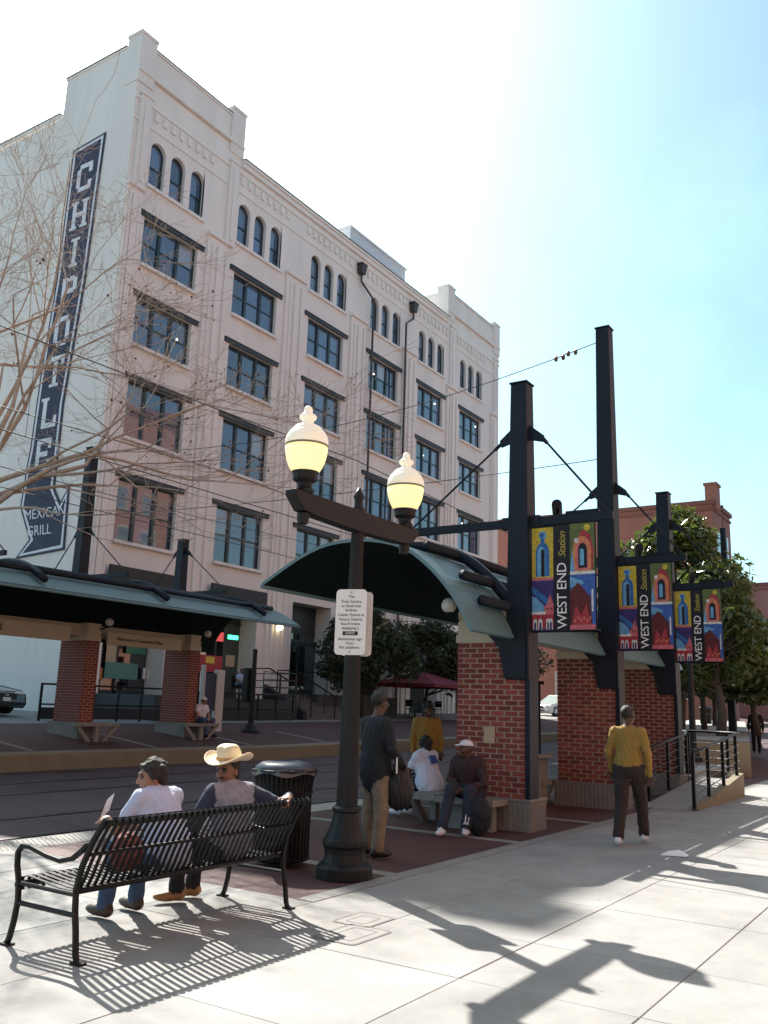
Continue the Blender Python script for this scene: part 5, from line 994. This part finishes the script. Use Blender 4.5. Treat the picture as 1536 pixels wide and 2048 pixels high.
def bare_tree():
    rng = np.random.default_rng(5); base = np.array([9.9, 18.6, .35]); t = thing('bare_tree', 'leafless tree with tangled pale twigs at the left edge', 'tree', tuple(base)); segs = []; tips = []
    top = base+np.array([.15, -.1, 5.0]); segs.append(([base, base+np.array([.05, 0, 2.0]), top], [.30, .25, .21], 0))
    view_r = np.array([cr.x, cr.y, 0]); view_r = view_r/np.linalg.norm(view_r); away = np.array([cf.x, cf.y, 0]); away /= np.linalg.norm(away)
    for (rr, aw, zz, L, r) in ((.95, -.2, .38, 3.6, .085), (.62, -.1, .95, 3.7, .085), (.40, -.3, 1.25, 4.0, .085), (.1, .15, 1.4, 4.2, .09), (-.4, -.2, 1.1, 3.4, .08), (-.75, .1, .7, 3.2, .08), (1.0, .05, .24, 3.6, .08), (.85, .2, .62, 3.7, .08), (.25, -.1, 1.6, 4.6, .085), (.55, .1, 1.3, 4.2, .08), (.95, -.1, .28, 4.0, .075), (.7, -.2, .7, 3.9, .075)):
        d = norm(view_r*rr+away*aw+np.array([0, 0, zz])); branchy(rng, segs, top-np.array([0, 0, rng.uniform(0, 1.0)]), d, L, r, 1, 7, tips, .46, (2, 3), .02, .09, .0045)
    b = MB(); tw = MB()
    for pts, rs, dp in segs: (b if dp < 3 else tw).tube([tuple(p) for p in pts], rs, 6 if dp < 3 else 3, caps=False)
    ob('trunk', b, bark_pale, t, smooth=True); ob('crown', tw, bark_pale, t, smooth=True, kind='stuff')
    pods = MB()
    for q, dd in tips:
        if rng.random() < .1 and q[2] < 11:
            s = rng.uniform(.018, .035); x, y, z = q; pods.add([(x-s, y, z), (x+s, y, z), (x, y-s, z), (x, y+s, z), (x, y, z-s), (x, y, z+s)], [(0, 2, 5), (2, 1, 5), (1, 3, 5), (3, 0, 5), (2, 0, 4), (1, 2, 4), (3, 1, 4), (0, 3, 4)])
    ob('seed_pods', pods, mat('dry seed pods', (.13, .06, .035), .9), t, kind='stuff')
bare_tree()
def leaf_mat(name, c, rough):
    m = mat(name, c, rough, var=.35, scale=2.2, spec=.6); b = m.node_tree.nodes['Principled BSDF']; n, l = m.node_tree.nodes, m.node_tree.links
    tr = n.new('ShaderNodeBsdfTranslucent'); tr.inputs[0].default_value = (c[0]*2.2, c[1]*2.0, c[2]*.9, 1); mx = n.new('ShaderNodeMixShader'); mx.inputs[0].default_value = .25; l.new(b.outputs[0], mx.inputs[1]); l.new(tr.outputs[0], mx.inputs[2]); l.new(mx.outputs[0], n['Material Output'].inputs[0]); return m
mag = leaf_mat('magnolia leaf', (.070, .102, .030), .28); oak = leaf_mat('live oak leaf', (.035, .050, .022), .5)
def leafy_tree(label, base, h, rad, ch, seed, nl, ls, lm, bark, trunk_r=.14, cone=.4, lobes=34):
    rng = np.random.default_rng(seed); base = np.array(base, float); t = thing('leafy_tree', label, 'tree', tuple(base)); z0 = ch; b = MB()
    tp = [tuple(base+np.array([rng.normal(0, .05), rng.normal(0, .05), z])) for z in np.linspace(-.1, h*.82, 6)]; b.tube(tp, list(np.linspace(trunk_r, trunk_r*.25, 6)), 8)
    cl = []
    for i in range(lobes):
        u = rng.uniform(0, 1); z = z0+(h-z0)*(.04+.92*u); prof = (math.sin(math.pi*min(1, .16+u*.84))**.75)*(1-cone*u); a = rng.uniform(0, 2*math.pi); rr = rad*prof*math.sqrt(rng.uniform(.25, 1.0)); c = base+np.array([rr*math.cos(a), rr*math.sin(a), z]); cl.append((c, rad*rng.uniform(.20, .36)))
        st = base+np.array([0, 0, max(z0*.7, z-rr*.7)]); mid = (st+c)/2+np.array([0, 0, -.1]); b.tube([tuple(st), tuple(mid), tuple(c)], [.045, .03, .012], 5)
    ob('trunk', b, bark, t, smooth=True)
    ci = rng.integers(0, lobes, nl); C_ = np.array([c for c, r in cl])[ci]; Rr = np.array([r for c, r in cl])[ci]
    d = rng.normal(0, 1, (nl, 3)); d /= np.linalg.norm(d, axis=1)[:, None]; P = C_+d*(Rr*rng.uniform(.45, 1.12, nl)**.8)[:, None]*np.array([1, 1, .8])
    nrm_ = d*.5+rng.normal(0, .55, (nl, 3))+np.array([0, 0, .45]); nrm_ /= np.linalg.norm(nrm_, axis=1)[:, None]; tx = np.cross(nrm_, rng.normal(0, 1, (nl, 3))); tx /= np.linalg.norm(tx, axis=1)[:, None]; ty = np.cross(nrm_, tx)
    S = ls*rng.uniform(.6, 1.25, nl)[:, None]; V = np.stack([P-tx*S, P+ty*S*.38+nrm_*S*.12, P+tx*S, P-ty*S*.38+nrm_*S*.12], 1).reshape(-1, 3); F_ = np.arange(nl*4).reshape(-1, 4)
    me = bpy.data.meshes.new('crown'); me.from_pydata(V.tolist(), [], F_.tolist()); fin_mesh(me, lm); o = link('crown', me, t); o['kind'] = 'stuff'; return t
leafy_tree('tall magnolia right behind the farthest banner', (32.6, 8.75, .95), 8.0, 2.9, 1.7, 1, 15000, .17, mag, bark_d, .16, .35, 60)
leafy_tree('magnolia with a dark trunk at the terrace edge, right of the banners', (30.6, 7.0, .95), 5.6, 1.7, 1.9, 2, 9000, .15, mag, bark_d, .17, .4, 40)
leafy_tree('small magnolia at the far right edge of the picture', (36.0, 7.0, 1.1), 3.7, 2.3, 1.4, 3, 9000, .15, mag, bark_d, .13, .3, 44)
leafy_tree('slim magnolia between the two larger ones', (38.5, 9.4, 1.1), 6.6, 2.6, 1.8, 4, 8000, .17, mag, bark_d, .13)
leafy_tree('background magnolia over the far parked truck', (47, 10.9, 1.2), 5.6, 2.6, 1.8, 6, 6000, .18, mag, bark_d, .13)
leafy_tree('background magnolia behind the brick piers', (46.0, 13.6, 1.2), 5.2, 2.6, 1.7, 7, 6000, .18, mag, bark_d, .14)
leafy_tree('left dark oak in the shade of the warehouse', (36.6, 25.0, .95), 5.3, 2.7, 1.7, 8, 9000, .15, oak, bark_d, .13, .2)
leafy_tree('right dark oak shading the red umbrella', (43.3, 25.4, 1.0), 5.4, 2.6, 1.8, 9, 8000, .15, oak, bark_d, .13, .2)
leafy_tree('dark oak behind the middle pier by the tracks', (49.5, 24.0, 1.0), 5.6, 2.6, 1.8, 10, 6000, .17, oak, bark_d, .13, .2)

# ------------------------------------------------------------------ vehicles
def car(name, label, cat, loc, rz, colr, kind='sedan', L=4.6, Wd=1.8, H=1.45):
    t = thing(name, label, cat, loc, rz); lc = (0, 0, 0); pt = mat('paint '+name+label[:6], colr, .25, .2, coat=.8); gl_ = glass_mat('car glass', (.015, .018, .02)); rub = mat('tyre rubber', (.015, .015, .016), .85); al = mat('alloy', (.5, .5, .52), .3, .9)
    h2 = L/2
    low = [(-h2, .32), (-h2, .62), (-h2+.08, .86), (-h2+.5, .92), (h2-1.3, .90), (h2-.25, .74), (h2-.04, .60), (h2, .34), (h2-.1, .24), (-h2+.1, .24)]
    if kind == 'pickup': low = [(-h2, .45), (-h2, .98), (.2, 1.02), (h2-1.1, 1.02), (h2-.15, .92), (h2, .62), (h2-.05, .38), (-h2+.1, .38)]
    b = MB(); n = len(low)
    for k, (w, s) in enumerate(((.90, 1), (1.0, 1), (1.0, 1), (.90, 1))): pass
    secs = [(-Wd/2, .96), (-Wd/2+.10, 1.0), (Wd/2-.10, 1.0), (Wd/2, .96)]; vs = []
    for x, s in secs: vs += [(x, y*s, z*(.985 if s < 1 else 1)) for y, z in low]
    fs = [(k*n+i, k*n+(i+1) % n, (k+1)*n+(i+1) % n, (k+1)*n+i) for k in range(3) for i in range(n)]+[tuple(range(n)), tuple(range(3*n, 4*n))[::-1]]
    body = ob('body', MB().add(vs, fs), pt, t, lc, bevel=.04)
    z0 = .90 if kind == 'sedan' else 1.0; ya, yb, yc, yd = ((-h2+.45, -h2+1.1, h2-2.2, h2-1.35) if kind == 'sedan' else (-.4, -.2, h2-2.1, h2-1.4))
    gb = MB(); w0, w1 = Wd/2-.10, Wd/2-.28; bt = [(-w0, ya, z0), (w0, ya, z0), (w0, yd, z0), (-w0, yd, z0)]; tp = [(-w1, yb, H-.04), (w1, yb, H-.04), (w1, yc, H-.04), (-w1, yc, H-.04)]
    gb.add(bt+tp, [(0, 1, 5, 4), (1, 2, 6, 5), (2, 3, 7, 6), (3, 0, 4, 7), (4, 5, 6, 7)]); ob('windscreen', gb, gl_, t, lc, bevel=.02)
    ob('roof', MB().add([(-w1-.02, yb, H-.05), (w1+.02, yb, H-.05), (w1+.02, yc, H-.05), (-w1-.02, yc, H-.05), (-w1+.08, yb+.1, H), (w1-.08, yb+.1, H), (w1-.08, yc-.1, H), (-w1+.08, yc-.1, H)], [(0, 1, 5, 4), (1, 2, 6, 5), (2, 3, 7, 6), (3, 0, 4, 7), (4, 5, 6, 7)]), pt, t, lc)
    for s in (-1, 1):
        ob('mirror', MB().box((s*(Wd/2+.06), yd-.15, z0+.1), (.16, .1, .12)), pt, t, lc, bevel=.02)
        ob('headlight', MB().ball((s*(Wd/2-.26), h2-.13, .66 if kind == 'sedan' else .8), (.2, .10, .075), 10, 6), mat('headlight lens', (.6, .62, .66), .1, .3), t, lc, smooth=True)
        ob('tail_light', MB().box((s*(Wd/2-.2), -h2+.01, .72), (.26, .05, .14)), red, t, lc)
        for y in (-h2+.85, h2-.85):
            w = ob('wheel', MB().tube([(s*(Wd/2-.2), y, .32), (s*(Wd/2+.01), y, .32)], .32, 18), rub, t, lc); ob('rim', MB().tube([(s*(Wd/2), y, .32), (s*(Wd/2+.02), y, .32)], .2, 12), al, w, lc)
    ob('grille', MB().bx(-.42, .42, h2-.06, h2+.005, .48, .66).bx(-.5, .5, h2-.05, h2+.01, .30, .40), mat('grille', (.02, .02, .022), .4), t, lc); ob('licence_plate', MB().bx(-.16, .16, h2+.012, h2+.022, .42, .54), white, t, lc); ob('emblem', MB().box((0, h2+.012, .61), (.14, .012, .045)), al, t, lc)
    ob('side_trim', MB().bx(-Wd/2-.004, -Wd/2+.02, -h2+1.2, h2-1.2, .5, .53).bx(Wd/2-.02, Wd/2+.004, -h2+1.2, h2-1.2, .5, .53), mat('trim', (.03, .03, .03), .5), t, lc)
car('parked_car', 'dark grey sedan parked nose-out by the white side wall', 'car', (17.15, 27.9, .98), R(190), (.022, .026, .035))
car('pickup_truck', 'white pickup truck far down the street behind the railing', 'truck', (82, 23.0, .85), R(140), (.75, .75, .75), 'pickup', 5.4, 1.95, 1.85)
car('parked_car', 'white car seen through the gap between the brick piers', 'car', (62, 25.5, 1.35), R(80), (.72, .73, .75))
car('parked_car', 'light silver car parked left of the pickup truck', 'car', (76, 27.0, 1.5), R(120), (.5, .52, .54))

# ------------------------------------------------------------------ small things
ki = thing('information_kiosk', 'grey white information pylon with dark map panel behind the far seated man', 'kiosk', (21.9, 21.0, .62)); gk = mat('kiosk grey', (.55, .54, .52), .6)
ob('post', MB().bx(22.05, 22.42, 20.95, 21.1, .5, 2.62), gk, ki, bevel=.02); ob('post', MB().bx(21.42, 21.52, 20.95, 21.1, .5, 2.75), gk, ki, bevel=.02); ob('map_panel', MB().bx(21.52, 22.05, 21.0, 21.05, 1.3, 2.5), mat('map panel', (.03, .045, .08), .4), ki)
po = thing('dark_post', 'dark post with flared round base on the far platform', 'post', (23.45, 20.6, .6)); ob('base', MB().lathe([(.32, .55), (.32, .68), (.22, .74), (.18, .86), (.1, .92)], 16, (23.45, 20.6, 0)), lampm, po); ob('shaft', MB().lathe([(.1, .92), (.075, 3.3)], 16, (23.45, 20.6, 0)), lampm, po); ob('control_box', MB().bx(23.3, 23.6, 20.72, 20.95, 1.6, 2.75), black, po, bevel=.02); ob('top_cap', MB().ball((23.45, 20.6, 3.32), .09), lampm, po)
po = thing('dark_post', 'slim dark lamp post below the farthest banner, by the terrace', 'post', (26.2, 6.72, .4)); ob('base', MB().lathe([(.24, .40), (.24, .5), (.17, .56), (.15, .72), (.1, .8)], 16, (26.2, 6.72, 0)), lampm, po); ob('shaft', MB().lathe([(.095, .8), (.07, 3.6)], 16, (26.2, 6.72, 0)), lampm, po); ob('top_cap', MB().ball((26.2, 6.72, 3.62), .1), lampm, po)
po = thing('dark_post', 'tall navy pole with a thin mast rising behind the magnolias', 'pole', (36, 7.75, 1.0)); ob('shaft', MB().box((36, 7.75, 4.95), (.26, .26, 7.9), taper=.75), navy, po); ob('mast', MB().tube([(36, 7.75, 8.9), (36, 7.75, 9.75)], .014, 5).ball((36, 7.75, 9.78), .06), navy, po)
# utility covers in the pavement
cov = mat('cover metal', (.2, .195, .185), .7, var=.15, scale=12)
def cover(cx, cy, w, d, label):
    t = thing('utility_cover', label, 'cover', (cx, cy, 0)); o = rounded(w, d, .05); i_ = rounded(w-.05, d-.05, .04); n = len(o)
    ob('frame', MB().add([(cx+p[0], cy+p[1], .0035) for p in o]+[(cx+p[0], cy+p[1], .0035) for p in i_], [(k, (k+1) % n, n+(k+1) % n, n+k) for k in range(n)]), joint, t); i2 = rounded(w-.16, d-.16, .03); i3 = rounded(w-.185, d-.185, .03)
    ob('lid', MB().add([(cx+p[0], cy+p[1], .0030) for p in i_], [tuple(range(n))]), cov, t); ob('lid_groove', MB().add([(cx+p[0], cy+p[1], .0042) for p in i2]+[(cx+p[0], cy+p[1], .0042) for p in i3], [(k, (k+1) % n, n+(k+1) % n, n+k) for k in range(n)]), joint, t)
cover(5.72, 3.93, .52, .38, 'nearer rectangular utility cover beside the bench shadow'); cover(6.14, 4.12, .42, .34, 'farther utility cover beside the bench, at the shade edge')
lt = ob('paper_scrap', MB().add([(0, 0, .004), (.30, .02, .006), (.31, .16, .004), (.02, .15, .01), (.1, .07, .07), (.22, .09, .05)], [(0, 1, 5, 4), (1, 2, 5), (2, 3, 4, 5), (3, 0, 4)]), white, None, (11.38, 3.02, 0), label='crumpled white paper scrap lying on the pavement', cat='litter'); lt.rotation_euler.z = R(100)
sm_ = lt.modifiers.new('t', 'SOLIDIFY'); sm_.thickness = .004
# barrier and bin far beyond
ba = thing('road_barrier', 'orange and black road barrier seen between the first two piers', 'barrier', (29.0, 13.6, .1)); ob('board', MB().bx(28.0, 30.6, 13.55, 13.6, 1.15, 1.55), mat('orange board', (.55, .12, .03), .5), ba)
for x in (28.1, 30.5): ob('post', MB().bx(x-.05, x+.05, 13.6, 13.7, -.1, 1.9), black, ba)
ob('lower_bar', MB().bx(28.0, 30.6, 13.56, 13.62, .85, 1.0), black, ba)
sd_ = thing('street_bin', 'dark round street bin far off below the white truck', 'bin', (52, 12.6, 1.15)); ob('drum', MB().lathe([(.3, 0), (.33, .9), (.36, .95), (.2, 1.05)], 16), black, sd_, (0, 0, 0)); ob('band', MB().lathe([(.335, .6), (.34, .66)], 16), lintel_m, sd_, (0, 0, 0))
# track-side windbreak between the first two piers
wbk = thing('windbreak_wall', 'low concrete windbreak wall with ledge between the first two piers', 'wall', (14.0, 6.7, 0)); ob('panel', MB().bx(13.1, 15.5, 6.55, 6.7, 0, .82), concrete_raw, wbk); ob('ledge', MB().bx(13.05, 15.55, 6.45, 6.8, .82, .88), concrete, wbk)
for x in (13.3, 14.2, 15.3): ob('post', MB().bx(x-.03, x+.03, 6.6, 6.66, .88, 2.1), navy, wbk)
ob('top_bar', MB().bx(13.1, 15.5, 6.6, 6.66, 2.1, 2.16), navy, wbk)
